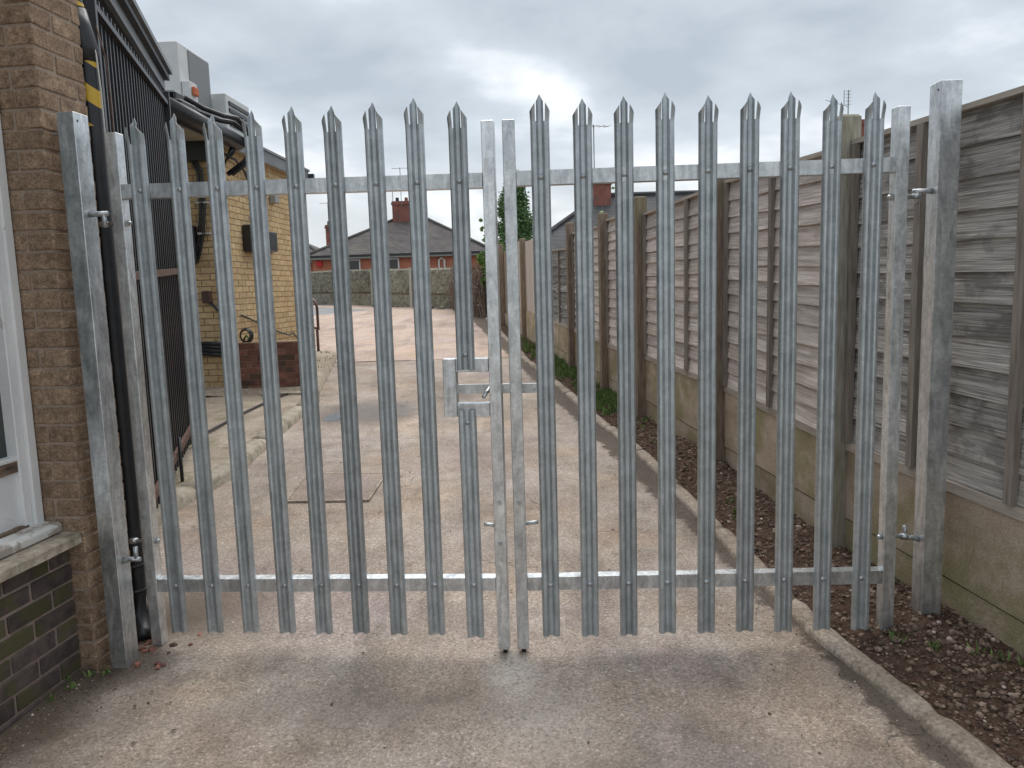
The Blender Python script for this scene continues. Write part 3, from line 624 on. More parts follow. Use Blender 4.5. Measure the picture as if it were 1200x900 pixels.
# ------------------------------------------------------------------ near brick building with pier, window and downpipe
BP = (-1.66, 2.873, 0.105)
bld = thing('brick_building', 'brown brick building with white window and projecting pier beside the left gate post', 'building', BP, R(-7))
BW = WM[bld.name]
def L2W(x, y, z): return BW @ Vector((x, y, z))
q = MB(); q.box(-.33, -.005, .005, .265, -.1, 3.0, BW); q.build('mortar_core', M['mortar'], bld)
rb = random.Random(5)
def put_brick(parent, name, mat, lx, ly, lz, c, rz=0.0, jit=0.0015, var=None):
    me = brick_mesh(lx, ly, lz, mat, rb.randrange(3) if var is None else var)
    return inst(name, me, parent, (c[0]+rb.uniform(-jit, jit), c[1]+rb.uniform(-jit, jit), c[2]+rb.uniform(-.001, .001)), (0, 0, rz+rb.uniform(-.004, .004)))
BH = .0615
for i in range(-1, 41):
    z = .039+.072*i+.036
    if i % 2:
        put_brick(bld, 'brick', M['brick'], .215, .1025, BH, (-.1075, .05125, z)); put_brick(bld, 'brick', M['brick'], .1025, .1575, BH, (-.05125, .19125, z))
        put_brick(bld, 'brick', M['brick'], .105, .1025, BH, (-.2775, .05125, z))
    else:
        put_brick(bld, 'brick', M['brick'], .1025, .215, BH, (-.05125, .1075, z)); put_brick(bld, 'brick', M['brick'], .2175, .1025, BH, (-.22125, .05125, z))
        put_brick(bld, 'brick', M['brick'], .1025, .0450, BH, (-.05125, .2475, z))
# dark plinth wall under the sill
q = MB(); q.box(-.26, -.0685, -2.2, -.001, -.1, .51, BW); q.build('mortar_core', M['pinkmortar'], bld)
for k in range(-5, 3):
    z = .296+.072*k+.036
    y = -.006 if k % 2 else -.006
    first = .103 if k % 2 == 0 else .205
    while y > -2.1:
        L = first if y > -.01 else .215
        put_brick(bld, 'brick', M['dkbrick'], .1025, L, BH, (-.062-.05125, y-L/2, z)); y -= L+.011
def rough_slab(name, mat, parent, x0, x1, y0, y1, z0, z1, nx, ny, amp, BWm, seed=0, round_=0.0):
    q = MB(); vs = []
    ring = []
    pts2 = [(x0, z0), (x1-round_, z0), (x1, z0+round_*.6), (x1, z1-round_), (x1-round_, z1)] + [(x1+(x0-x1)*i/nx, z1) for i in range(1, nx+1)]
    k_ = len(pts2)
    for j in range(ny+1):
        y = y0+(y1-y0)*j/ny
        for (x, z) in pts2:
            a = nz3(x*40+seed, y*22, z*40)*amp + nz3(x*90, y*70, z*90+seed)*amp*.5
            vs.append(BWm @ Vector((x+(a if x > x0 else 0), y, z+a*.7)))
    q.add(vs, [(j*k_+c, j*k_+c+1, (j+1)*k_+c+1, (j+1)*k_+c) for j in range(ny) for c in range(k_-1)]+[tuple(range(k_)), tuple(ny*k_+c for c in range(k_))])
    return q.build(name, mat, parent)
rough_slab('stone_sill', M['sill'], bld, -.24, -.006, -2.0, -.004, .513, .56, 6, 90, .006, BW, 3, .01)
wf = MB(); wf.cbox(-.26, -.150, -.050, -.006, .56, 2.45, .004, BW); wf.cbox(-.26, -.163, -.088, -.050, .60, 2.45, .003, BW)
wf.cbox(-.26, -.150, -1.75, -1.65, .56, 2.45, .004, BW); wf.cbox(-.26, -.155, -1.65, -.088, 2.36, 2.45, .004, BW)
win = wf.build('window_frame', M['white'], bld)
rough_slab('wood_sill', M['flake'], win, -.24, -.078, -1.75, -.010, .560, .603, 5, 60, .0018, BW, 9, .012)
q = MB(); q.box(-.235, -.182, -1.65, -.088, .60, .835, BW); q.build('lower_panel', M['white'], win)
q = MB(); q.cbox(-.235, -.166, -1.65, -.074, .858, .874, .003, BW); q.build('window_rail', M['white'], win)
rough_slab('rotten_edge', M['rot'], win, -.235, -.172, -1.6, -.085, .815, .857, 3, 60, .006, BW, 4)
rough_slab('rotten_edge', M['rot'], win, -.215, -.158, -.34, -.075, .598, .612, 3, 24, .006, BW, 8)
q = MB(); q.box(-.215, -.207, -1.65, -.088, .874, 2.36, BW); q.build('pane', M['pane'], win)
q = MB(); q.box(-.6, -.17, -2.0, -.002, 2.452, 3.0, BW); q.box(-.6, -.27, -2.0, -1.752, -.1, 2.45, BW); q.build('upper_wall', M['brick'], bld)
# the recessed side wall behind the open black gate
GD = Vector((-sin(R(16)), cos(R(16)), 0)); GN = Vector((cos(R(16)), sin(R(16)), 0))
g0 = Vector((-2.341, 5.24, 0))
def gp(t, off, z): p = g0+GD*t-GN*off; return Vector((p.x, p.y, z))
def prism(q, t0, t1, o0, o1, z0a, z0b, z1a, z1b):
    q.hexa([gp(t0, o0, z0a), gp(t0, o1, z0a), gp(t1, o1, z0b), gp(t1, o0, z0b)], [gp(t0, o0, z1a), gp(t0, o1, z1a), gp(t1, o1, z1b), gp(t1, o0, z1b)])
q = MB(); prism(q, -2.02, 3.1, .44, 1.2, -.1, -.1, 3.7, 3.7); q.box(-1.3, -.2, .03, .262, -.1, 3.0, BW); q.build('side_wall', M['dkwall'], bld)
q = MB(); prism(q, -2.2, 3.2, .25, .29, 3.60, 3.64, 3.70, 3.74); fa = q.build('fascia', M['fascia'], bld)
q = MB(); prism(q, -2.2, 3.2, .292, .45, 3.605, 3.645, 3.62, 3.66); q.build('soffit', M['fasciadk'], bld)
q = MB(); prism(q, -2.2, 3.2, .20, .30, 3.703, 3.743, 3.76, 3.80); q.build('gutter', M['fasciadk'], bld)
q = MB(); prism(q, -2.2, 3.2, .17, 1.6, 3.763, 3.803, 3.81, 3.85); q.build('roof_edge', M['fascia'], bld)
# downpipe with hazard tape
px_, py_ = -1.634, 3.185
q = MB(); q.tube([(-1.578, 3.10, .125), (-1.595, 3.13, .142), (-1.622, 3.172, .20), (px_, py_, .28), (px_, py_, 2.46), (px_+.001, py_, 2.53), (px_-.012, py_-.004, 2.575), (px_-.032, py_-.01, 2.70), (px_-.09, py_-.03, 3.0)], .0355, 16)
dp = q.build('downpipe', M['black'], bld, True)
q = MB()
for z in (.30, .41): q = MB(); q.tube([(px_, py_, z), (px_, py_, z+.014)], .0395, 16); q.build('pipe_collar', M['black'], dp, True)
q = MB(); q.tube([(px_+.001, py_, 2.475), (px_+.001, py_, 2.535), (px_-.014, py_-.004, 2.60), (px_-.027, py_-.008, 2.665)], .041, 16); q.build('pipe_elbow', M['black'], dp, True)
q = MB(); q.tube([(px_, py_, 2.225), (px_, py_, 2.472)], .0372, 20, False); q.build('hazard_tape', M['hazard'], dp, True); q = MB(); q.tube([(px_-.028, py_-.009, 2.672), (px_-.050, py_-.016, 2.79)], .0375, 20, False); q.build('hazard_tape', M['hazard'], dp, True)
for k, (dx, dy) in enumerate(((.047, -.01), (.062, .03))):
    q = MB(); q.tube([(px_+dx-.03, py_+dy, 2.62), (px_+dx-.006, py_+dy, 2.50), (px_+dx, py_+dy, 2.35), (px_+dx+.001, py_+dy, 1.2), (px_+dx, py_+dy, .15)], .0032, 6); q.build('cable', M['cable'] if k == 0 else M['rust'], bld, True)

# ------------------------------------------------------------------ galvanised palisade gate
PALE_U = [-.0345, -.0335, -.031, -.027, -.022, -.0175, -.015]
def pv(u):
    a = abs(u)*1000
    P_ = [(0, .2), (5.5, .5), (8, 3.0), (12, 10.0), (15, 13.4), (20, 15.0), (27, 13.8), (31, 9.5), (33.5, 3.5), (34.5, -1.0)]
    for (x0, y0), (x1, y1) in zip(P_, P_[1:]):
        if x0 <= a <= x1 or x1 == 34.5: 
            if a <= x1+1e-6: return (y0+(y1-y0)*(a-x0)/(x1-x0))/1000
    return 0
US = [-.0345, -.0335, -.031, -.027, -.0235, -.020, -.0175, -.015, -.013, -.0085, -.006, 0, .006, .0085, .013, .015, .0175, .020, .0235, .027, .031, .0335, .0345]
def pale_mesh(name, L, top=True):
    q = MB(); th = .0028
    def strip(us, ztops, zb, bend=0.0, rows=1):
        n = len(us); F_ = []; B_ = []
        for r_ in range(rows+1):
            a = r_/rows
            for u, zt in zip(us, ztops):
                z = zb+(zt-zb)*a; v = pv(u)+bend*((z-zb)/.07)**1.3 if bend and z > zb else pv(u)
                F_.append((u*(1+(.06*a if bend else 0)), -v, z)); B_.append((u*(1+(.06*a if bend else 0)), -v+th, z))
        o = len(F_); fs = []
        for r_ in range(rows):
            for i in range(n-1):
                fs.append((r_*n+i, r_*n+i+1, (r_+1)*n+i+1, (r_+1)*n+i)); fs.append((o+r_*n+i, o+(r_+1)*n+i, o+(r_+1)*n+i+1, o+r_*n+i+1))
            fs.append((r_*n, (r_+1)*n, o+(r_+1)*n, o+r_*n)); fs.append((r_*n+n-1, o+r_*n+n-1, o+(r_+1)*n+n-1, (r_+1)*n+n-1))
        for i in range(n-1):
            fs.append((i, o+i, o+i+1, i+1)); t_ = rows*n; fs.append((t_+i, t_+i+1, o+t_+i+1, o+t_+i))
        q.add(F_+B_, fs)
    if not top: strip(US, [L]*len(US), 0.0); return q.mesh(name, M['galv'])
    zs = L-.097
    strip(US, [zs]*len(US), 0.0)
    uc = [u for u in US if abs(u) < .0131]; strip(uc, [L-.028*abs(u)/.013 for u in uc], zs-.0005)
    ur = [u for u in US if u > .0160]
    zt = [L-.036-.026*((u-.0175)/.017) for u in ur]
    strip(ur, zt, zs-.0005, .017, 4); strip([-u for u in reversed(ur)], list(reversed(zt)), zs-.0005, .017, 4)
    return q.mesh(name, M['galv'])
bm_dome = MB(); bm_dome.dome((0, 0, 0), (0, -1, 0), .0105, .008, 12, 3); BOLT = bm_dome.mesh('bolt', M['bolt'], True)
q = MB()
q.tube([(0, 0, 0), (0, -.007, 0)], .0095, 6); q.tube([(0, -.007, 0), (0, -.016, 0)], .005, 8); NUT = q.mesh('nut', M['bolt'])
def leaf(label, A, B_, zroot, rails, pales, stiles, hinge_s):
    ang = math.atan2(B_[1]-A[1], B_[0]-A[0])
    t = thing('gate_leaf', label, 'gate', (A[0], A[1], zroot), ang, 'leaves of the palisade gate')
    def P(s, y, z): return (s, y, z-zroot)
    def part(name, q, mat, par=t, smooth=False): return q.build(name, mat, par, smooth, world=False)
    for (s0, s1, z0, z1) in stiles:
        q = MB(); q.cbox(s0, s1, 0, .05, z0-zroot, z1-zroot, .002); part('stile', q, M['galvpost'])
    for (sa, za, sb, zb, hgt) in rails:
        q = MB(); y0, y1 = .002, .05
        q.hexa([P(sa, y0, za), P(sb, y0, zb), P(sb, y1, zb), P(sa, y1, za)], [P(sa, y0, za+hgt), P(sb, y0, zb+hgt), P(sb, y1, zb+hgt), P(sa, y1, za+hgt)]); part('rail', q, M['galvpost'])
    for (s, zb, zt, me, bolts) in pales:
        o = inst('pale', me, t, (s, -.001, zb-zroot), (rb.uniform(-.003, .003), rb.uniform(-.0022, .0022), rb.uniform(-.03, .03)))
        for bz in bolts: inst('bolt', BOLT, o, (0, -.0012, bz-zb))
    return t, P, part
A1, B1, D1 = (-1.528, 3.053), (-.059, 2.891), (1.437, 2.910)
PM = [pale_mesh('pale', 2.046), pale_mesh('pale', 2.052), pale_mesh('pale', 2.040)]
UP = pale_mesh('pale', .978); LOW = pale_mesh('pale', .907, False)
pl = []
for i in range(8):
    s = .131+.1539*i; zt = 2.236-.0135*i/8; zb = .172+.012*i/8
    pl.append((s, zb+.008+rb.uniform(-.003, .003), zt, PM[i % 3], (.372+.025*s/1.4, 1.957-.019*s/1.4)))
pl.append((1.364, 1.243, 2.221, UP, (1.30, 1.938))); pl.append((1.364, .183, 1.09, LOW, (.395, 1.04)))
t1, P, part = leaf('left gate leaf of galvanised palisade with the square lock box and slide bolt', A1, B1, .112,
    [(.046, 1.930, 1.449, 1.912, .053), (.046, .346, 1.449, .369, .053)], pl, [(0.0, .045, .112, 2.178), (1.451, 1.496, .128, 2.149)], 0)
# lock box
q = MB(); q.cbox(1.274, 1.324, .0, .05, 1.061-.112, 1.284-.112, .002); lb = part('lock_box', q, M['galvpost'])
q = MB(); q.cbox(1.3245, 1.449, .001, .049, 1.233-.112, 1.284-.112, .002); part('lock_box_bar', q, M['galvpost'], lb)
q = MB(); q.cbox(1.3245, 1.449, .001, .049, 1.061-.112, 1.112-.112, .002); part('lock_box_bar', q, M['galvpost'], lb)
q = MB(); q.cbox(1.296, 1.312, -.0012, .001, 1.175-.112, 1.245-.112, .0005); part('zinc_patch', q, M['whiteprimer'], lb)
q = MB(); q.cbox(1.3245, 1.64, .053, .062, 1.143-.112, 1.180-.112, .0015); sb = part('slide_bolt', q, M['galvpost'])
q = MB(); q.tube([(1.447, .052, 1.170-.112), (1.437, .02, 1.152-.112), (1.428, -.006, 1.137-.112)], .0075, 8); part('bolt_handle', q, M['bolt'], sb, True)
q = MB(); q.tube([(1.615, .050, 1.156-.112), (1.615, .065, 1.156-.112)], .007, 10); part('padlock_hole_rivet', q, M['bolt'], sb)
q = MB(); q.cbox(1.458, 1.477, -.0006, .001, 1.965-.112, 2.017-.112, .0003); part('label_patch', q, M['whiteprimer'])
def dropbolt(t, part, s, sh0, sh1, zr, zh, nuts):
    q = MB(); q.tube([(s, .026, .100-zr), (s, .026, .40-zr)], .0095, 10); d = part('drop_bolt', q, M['darkpin'], t, True)
    q = MB(); q.tube([(sh0, .03, zh[0]-zr), ((sh0+sh1)/2, .028, (zh[0]+zh[1])/2-zr), (sh1, .024, zh[1]-zr)], .0078, 8); part('bolt_handle', q, M['bolt'], d, True)
    for z in nuts: inst('nut', NUT, t, (s-.003, 0, z-zr))
dropbolt(t1, part, 1.477, 1.462, 1.408, .112, (.625, .633), (.726, .563))
q = MB(); q.tube([(-.055, .025, 1.838-.112), (.058, .025, 1.838-.112)], .0085, 10); part('eye_bolt', q, M['bolt'], t1, True)
q = MB(); q.tube([(-.055, .025, .556-.112), (.058, .025, .556-.112)], .0085, 10); part('eye_bolt', q, M['bolt'], t1, True)
for z in (1.838, .556):
    q = MB(); q.tube([(.045, .025, z-.112), (.054, .025, z-.112)], .013, 6); q.dome((.054, .025, z-.112), (1, 0, 0), .009, .008, 8); part('nut', q, M['bolt'], t1)
    q = MB(); q.tube([(-.052, .025, z-.112-.009), (-.052, .025, z-.112+.009)], .017, 14); part('hinge_eye', q, M['bolt'], t1, True)
pl = []
for i in range(9):
    s = .186+.1526*i; zt = 2.213+.015*i/8; zb = .182-.015*i/8
    pl.append((s, zb+rb.uniform(-.003, .003), zt, PM[(i+1) % 3], (.392-.018*s/1.4, 1.940+.014*s/1.4)))
t2, P, part = leaf('right gate leaf of galvanised palisade with nine whole pales and no lock box', B1, D1, .106,
    [(.0975, 1.915, 1.4935, 1.927, .052), (.0975, .368, 1.4935, .346, .053)], pl, [(.0505, .0965, .128, 2.150), (1.4945, 1.5415, .108, 2.160)], 0)
dropbolt(t2, part, .0755, .085, .146, .106, (.629, .637), (.723, .553))
for z in (1.838, .530):
    q = MB(); q.tube([(1.485, .025, z-.106), (1.60, .025, z-.106)], .0085, 10); part('eye_bolt', q, M['bolt'], t2, True)
    q = MB(); q.tube([(1.4935, .025, z-.106), (1.485, .025, z-.106)], .013, 6); q.dome((1.485, .025, z-.106), (-1, 0, 0), .009, .008, 8); part('nut', q, M['bolt'], t2)
    q = MB(); q.tube([(1.585, .025, z-.106-.009), (1.585, .025, z-.106+.009)], .017, 14); part('hinge_eye', q, M['bolt'], t2, True)
# gate posts
def gate_post(label, loc, rz, w, dpt, h, side, hz):
    t = thing('gate_post', label, 'gate post', loc, rz, 'posts of the palisade gate')
    q = MB()
    q.cbox(0, w, 0, dpt, -.05, h, .0018); q.build('post', M['galvpost'], t, world=False)
    q = MB(); q.tube([(w if side > 0 else -.0005, dpt*.25, h-.03), (w+.0006 if side > 0 else -.001, dpt*.25, h-.03)], .0048, 10); q.build('drain_hole', M['darkpin'], t, world=False)
    x0 = w if side > 0 else 0
    for k, z in enumerate(hz):
        zz = z-loc[2]; up = 1 if k else -1
        zl = zz-.020 if k else zz+.022
        q = MB(); q.tube([(x0-.002*side, dpt*.48, zl-(0.008 if k else 0)), (x0+.03*side, dpt*.48, zl), (x0+.072*side, dpt*.48, zl)], [.012, .010, .009], 10); lg = q.build('hinge_lug', M['bolt'], t, True, world=False)
        q = MB(); q.tube([(x0+.056*side, dpt*.48, zl), (x0+.056*side, dpt*.48, zl+up*.05)], .0088, 10); q.build('hinge_pin', M['bolt'], lg, True, world=False)
    return t
g1 = gate_post('square galvanised gate post on the left, bolted to the brick pier', (-1.612, 2.886, .1), R(-6.3), .0655, .084, 2.12, 1, (1.838, .556))
for z in (2.150, 1.574, .969, .325):
    q = MB(); q.tube([(-.036, .03, z-.1), (0, .03, z-.1)], .006, 8); fb = q.build('fixing_bolt', M['bolt'], g1, world=False)
    q = MB(); q.tube([(-.008, .03, z-.1), (0.0, .03, z-.1)], .0115, 6); q.build('nut', M['bolt'], fb, world=False)
g2 = gate_post('square galvanised gate post on the right, standing in the soil bed by the fence', (1.603, 2.934, .1), R(-1), .078, .082, 2.152, -1, (1.838, .530))

# ------------------------------------------------------------------ old black gate swung open on the left
GO = gp(-1.425, 0, 0)
bg_ = thing('black_gate', 'tall black steel bar gate swung open against the building behind the left gate leaf', 'gate', (GO.x, GO.y, gz(GO.y)), R(106))
def zl(t, z0, k=.041): return z0+k*t
def bar(q, ta, tb, o0, o1, za, zb, hgt): prism(q, ta, tb, o0, o1, za, zb, za+hgt, zb+hgt)
T0, T1 = -1.425, 1.126
for nm, z0, k in (('top_rail', 3.012, .041), ('middle_rail', 1.705, .041), ('bottom_rail', .447, .041)):
    q = MB(); bar(q, T0, T1, -.014, .014, zl(T0, z0, k)-.02, zl(T1, z0, k)-.02, .03 if nm == 'top_rail' else .045); q.build(nm, M['blackgate'] if nm == 'top_rail' else M['rust'], bg_)
nb = 27
for i in range(nb):
    t_ = T0+.012+(T1-T0-.024)*i/(nb-1); w_ = .011 if 0 < i < nb-1 else .022
    zb_ = zl(t_, .447)-.13; zt_ = zl(t_, 3.012)+.085
    q = MB(); q.box(-w_, w_, -w_, w_, 0, 1)
    pc = gp(t_, 0.026 if 0 < i < nb-1 else 0, 0)
    mt = Matrix.Translation((pc.x, pc.y, zb_)) @ Matrix.Rotation(R(16), 4, 'Z') @ Matrix.Diagonal((1, 1, zt_-zb_, 1))
    q.v = [tuple(mt @ Vector(v)) for v in q.v]; q.build('bar', M['blackgate'], bg_)
q = MB(); p = gp(0.02, -.03, 0); q.tube([(p.x, p.y, .185), (p.x, p.y, .58)], .012, 8); q.build('drop_bolt', M['blackgate'], bg_, True)

# ------------------------------------------------------------------ buff brick building beyond
YC = (-3.38, 9.12, .30); YA = R(-2.5)
yb = thing('buff_brick_building', 'buff brick flat roofed building beyond the black gate with black boxes on its wall', 'building', YC, YA)
YW = WM[yb.name]
LEN, FR = 3.35, 1.5; EZ = 3.0
q = MB(); q.box(-4.0, -.006, .006, LEN, -.2, EZ+.1); q.build('wall', M['ymortar'], yb, world=False)
cand = []
for i in range(0, 43):
    z = .0375+.075*i
    if z > EZ: break
    off = 0 if i % 2 else .1125
    y = 0.0
    first = True
    while y < LEN-.02:
        L = (.215 if i % 2 else .1025) if first else .215
        L = min(L, LEN-y); cand.append((y+8, 'r', (-.05125, y+L/2, z), (.1025, L))); y += L+.01; first = False
    x = -.1125 if i % 2 else -.225; 
    if i % 2 == 0: cand.append((7.9, 'f', (-.1075-.0, .05125, z), (.215, .1025)))
    if i % 2: x = -.1125
    while x > -FR:
        cand.append((8-x, 'f', (x-.1075, .05125, z), (.215, .1025))); x -= .225
# corner: headers overlap handled by skipping the first short brick on alternate courses
cand = [c for c in cand if not (c[1] == 'r' and c[3][1] < .11 and c[2][1] < .1)]
cand.sort(key=lambda c: c[0])
for c in cand[:300]: put_brick(yb, 'brick', M['ybrick'], c[3][0], c[3][1], .065, c[2], jit=.001, var=0)
q = MB()
for c in cand[300:]:
    lx, ly = c[3]; x, y, z = c[2]; q.box(x-lx/2, x+lx/2+rb.uniform(-.001, .001), y-ly/2, y+ly/2, z-.0325, z+.0325)
o = q.build('brickwork', M['ybrick'], yb, world=False); o['kind'] = 'stuff'
# roof
RE = LEN+.05
q = MB(); q.box(-4.0, .10, -.70, RE, EZ-.005, EZ+.012); q.box(-.55, .10, -1.6, -.70, EZ-.005, EZ+.012); q.build('soffit', M['soffit'], yb, world=False)
q = MB(); q.box(.10, .122, -1.6, RE, EZ-.02, EZ+.13); q.build('fascia', M['fascia'], yb, world=False)
q = MB(); q.box(-4.0, .14, -.70, RE+.02, EZ+.133, EZ+.165); q.box(-.6, .14, -1.62, -.70, EZ+.133, EZ+.165); q.build('roof_edge', M['fascia'], yb, world=False)
q = MB(); q.box(-1.2, -.02, -.06, -.004, EZ-.22, EZ-.01); q.build('lintel', M['fasciadk'], yb, world=False)
q = MB(); q.tube([(.215, -1.6, EZ+.06), (.215, .32, EZ+.03)], .092, 14); gut = q.build('gutter', M['black'], yb, True, world=False)
q = MB(); q.box(.123, .20, RE-.02, RE+.06, EZ+.0, EZ+.10); q.build('gutter_end', M['fasciadk'], yb, world=False)
q = MB(); q.tube([(.21, .28, EZ+.03), (.16, .22, EZ-.10), (.07, .10, EZ-.3), (.055, .08, EZ-.6), (.055, .08, .05)], .037, 12); q.build('downpipe', M['black'], yb, True, world=False)
# boxes, conduits and cables on the wall
for (y0, y1, z0, z1, d) in ((.78, 1.28, 1.78, 2.12, .12), (1.55, 1.87, 1.82, 2.09, .08)):
    q = MB(); q.cbox(.003, d, y0, y1, z0, z1, .015); bx = q.build('wall_box', M['black'], yb, world=False)
    for zz in ((.25, .75) if d > .1 else ()):
        q = MB(); q.cbox(d, d+.006, y0+.02, y0+.08, z0+(z1-z0)*zz-.012, z0+(z1-z0)*zz+.012, .002); q.build('box_catch', M['cable'], bx, world=False)
q = MB(); q.cbox(.003, .09, 1.86, 2.03, 2.50, 2.64, .01); q.build('junction_box', M['greybox'], yb, world=False)
q = MB(); q.tube([(.02, 1.17, 2.56), (.022, 1.18, 2.45), (.02, 1.16, 2.34), (.03, 1.10, 2.25), (.02, 1.0, 2.22)], .009, 6); q.build('cable', M['cable'], yb, True, world=False)
q = MB(); q.tube([(.03, .50, .99), (.03, .8, .93), (.04, 1.15, .84), (.03, 1.5, .77), (.03, 1.85, .70), (.04, 2.2, .64), (.04, 2.4, .66), (.03, 2.7, .52)], .012, 6); q.build('cable', M['black'], yb, True, world=False)
q = MB(); q.tube([(.05, .25, EZ-.10), (.06, .6, EZ-.12), (.05, .9, EZ-.22), (.03, 1.15, EZ-.45), (.02, 1.17, 2.5)], .016, 6); q.build('cable', M['black'], yb, True, world=False)
for dx in (0, .045):
    q = MB(); q.tube([(-.35-dx, -.03, EZ-.1), (-.18-dx, -.03, EZ-.16), (-.10-dx, -.03, EZ-.35), (-.10-dx, -.03, 2.25), (-.14-dx, -.03, 1.95), (-.20-dx, -.03, 1.72), (-.24-dx, -.03, 1.65)], .018, 8); cd_ = q.build('conduit', M['black'], yb, True, world=False)
    for z in (2.5, 2.3, 1.95):
        q = MB(); q.box(-.15-dx, -.05-dx, -.056, -.003, z, z+.02); q.build('conduit_clip', M['cable'], cd_, world=False)
q = MB(); q.cbox(-.34, -.22, -.10, -.003, 1.62, 2.05, .01); q.build('meter_box', M['black'], yb, world=False)
q = MB(); q.cbox(-.20, -.10, -.07, -.003, 1.16, 1.30, .01); q.build('brown_box', M['brownpipe'], yb, world=False)
q = MB(); q.tube([(-.12, -.05, 1.17), (.0, -.05, 1.05), (.06, 0, .95)], .018, 6); q.build('cable', M['black'], yb, True, world=False)
q = MB()
for k in range(4): q.tube([(-.5, -.06-.015*k, .55+.045*k), (-.2, -.08, .57+.04*k), (.02, -.06, .55+.045*k)], .026, 8)
q.build('hose_bundle', M['black'], yb, True, world=False)

# low red brick wall and the items on it
rw = thing('low_brick_wall', 'low dark red brick wall standing in front of the buff building', 'wall', (-3.20, 9.02, gz(9.02)), 0)
q = MB(); q.box(0.006, .736, .006, .205, -.1, .66); q.build('mortar_core', M['ymortar'], rw, world=False)
for i in range(9):
    z = .04+.072*i; x = 0.0; first = True
    while x < .735:
        L = min((.1025 if i % 2 else .215) if first else .215, .742-x)
        if L > .03: put_brick(rw, 'brick', M['rbrick'], L, .1025, .0625, (x+L/2, .05125, z), var=0)
        x += L+.01; first = False
    for k in range(1): put_brick(rw, 'brick', M['rbrick'], .1025, .1, .0625, (.742-.05125, .16, z), var=0)
q = MB(); q.box(-.6, .10, -.10, -.005, -.1, .12); q.build('ledge', M['palekerb'], rw, world=False)
t = thing('hose_coil', 'small coil of black and green hose lying on the low red wall', 'hose', (-3.12, 9.10, gz(9.02)+.66))
q = MB()
for k in range(3): q.tube([(cos(a*.55)*(.06+.008*k), .0+.02*k, .075+sin(a*.55)*(.07+.006*k)) for a in range(13)], .011, 6)
q.build('coil', M['black'], t, True, world=False)
q = MB(); q.tube([(-.05, .05, .01), (.0, .03, .08), (.05, .02, .02)], .014, 6); q.build('green_end', M['ivy'], t, True, world=False)
# cable lying across the paving
q = MB(); pts = []
for (lat, d) in ((-1.92, 6.5), (-1.85, 7.1), (-1.72, 7.9), (-1.55, 8.7), (-1.43, 9.0)): pts.append(lane(lat, d, .095))
q.tube(pts, .011, 6); tag(q.build('ground_cable', M['black'], None, True), 'black cable running across the mossy paving towards the low wall', 'cable')
# handrail of the ramp beyond
hr = thing('handrail', 'brown tubular handrail with a curved end beyond the low red wall', 'handrail', (-3.30, 13.3, gz(13.3)))
hb = hr.location.z
q = MB(); q.tube([(-1.1, 1.5, 1.00), (-.35, .5, .97), (-.12, .16, .95), (-.03, .04, .90), (0, 0, .80), (.0, 0, .42)], .024, 10); q.build('top_tube', M['brownpipe'], hr, True, world=False)
q = MB(); q.tube([(-1.1, 1.5, .52), (-.35, .5, .47), (0, 0, .44)], .022, 10); q.build('lower_tube', M['brownpipe'], hr, True, world=False)
q = MB(); q.tube([(-.03, .04, .42), (-.03, .04, -.02)], .024, 10); q.tube([(-1.0, 1.36, 1.0), (-1.0, 1.36, 0)], .024, 10); q.build('leg', M['brownpipe'], hr, True, world=False)
q = MB(); q.cbox(-.09, .05, -.04, .10, 0, .05, .01); q.build('foot_plate', M['blackgate'], hr, world=False)
# rooftop plant
RZ = YC[2]+EZ+.165
ac = thing('air_conditioning_unit', 'tall grey air conditioning unit with dark side panel, nearest on the flat roof', 'air conditioner', (-4.0, 9.6, RZ), YA, 'air conditioning units on the flat roof')
q = MB(); q.cbox(-.45, .15, 0, .88, .06, 1.09, .012); q.build('casing', M['acwhite'], ac, world=False)
q = MB(); q.cbox(.151, .160, .27, .86, .10, 1.06, .003); q.build('side_grille', M['acgrille'], ac, world=False)
q = MB(); q.cbox(.152, .25, .03, .25, .42, .64, .01); iso = q.build('isolator_box', M['acwhite'], ac, world=False)
q = MB(); q.cbox(.251, .29, .08, .20, .48, .58, .01); q.build('isolator_switch', M['orange'], iso, world=False)
q = MB(); q.box(-.4, .1, .1, .2, 0, .06); q.box(-.4, .1, .7, .8, 0, .06); q.build('feet', M['black'], ac, world=False)
q = MB(); q.tube([(-.1, -.012, .93), (-.12, -.015, .75), (-.06, -.015, .4), (0, -.02, .1)], .012, 6); q.build('cable', M['cable'], ac, True, world=False)
for zz in (.97, .90):
    q = MB(); q.tube([(-.09, 0, zz), (-.09, -.008, zz)], .02, 8); q.build('cable_entry', M['black'], ac, world=False)
ac2 = thing('air_conditioning_unit', 'low white air conditioning unit with louvred side, farther along the flat roof', 'air conditioner', (-3.81, 10.5, RZ), YA, 'air conditioning units on the flat roof')
q = MB(); q.cbox(-.35, .18, 0, .82, .0, .70, .01); q.build('casing', M['acwhite'], ac2, world=False)
for k in range(4):
    q = MB(); q.cbox(.181, .20, .08, .76, .30+.088*k, .352+.088*k, .004); q.build('louvre', M['black'], ac2, world=False)
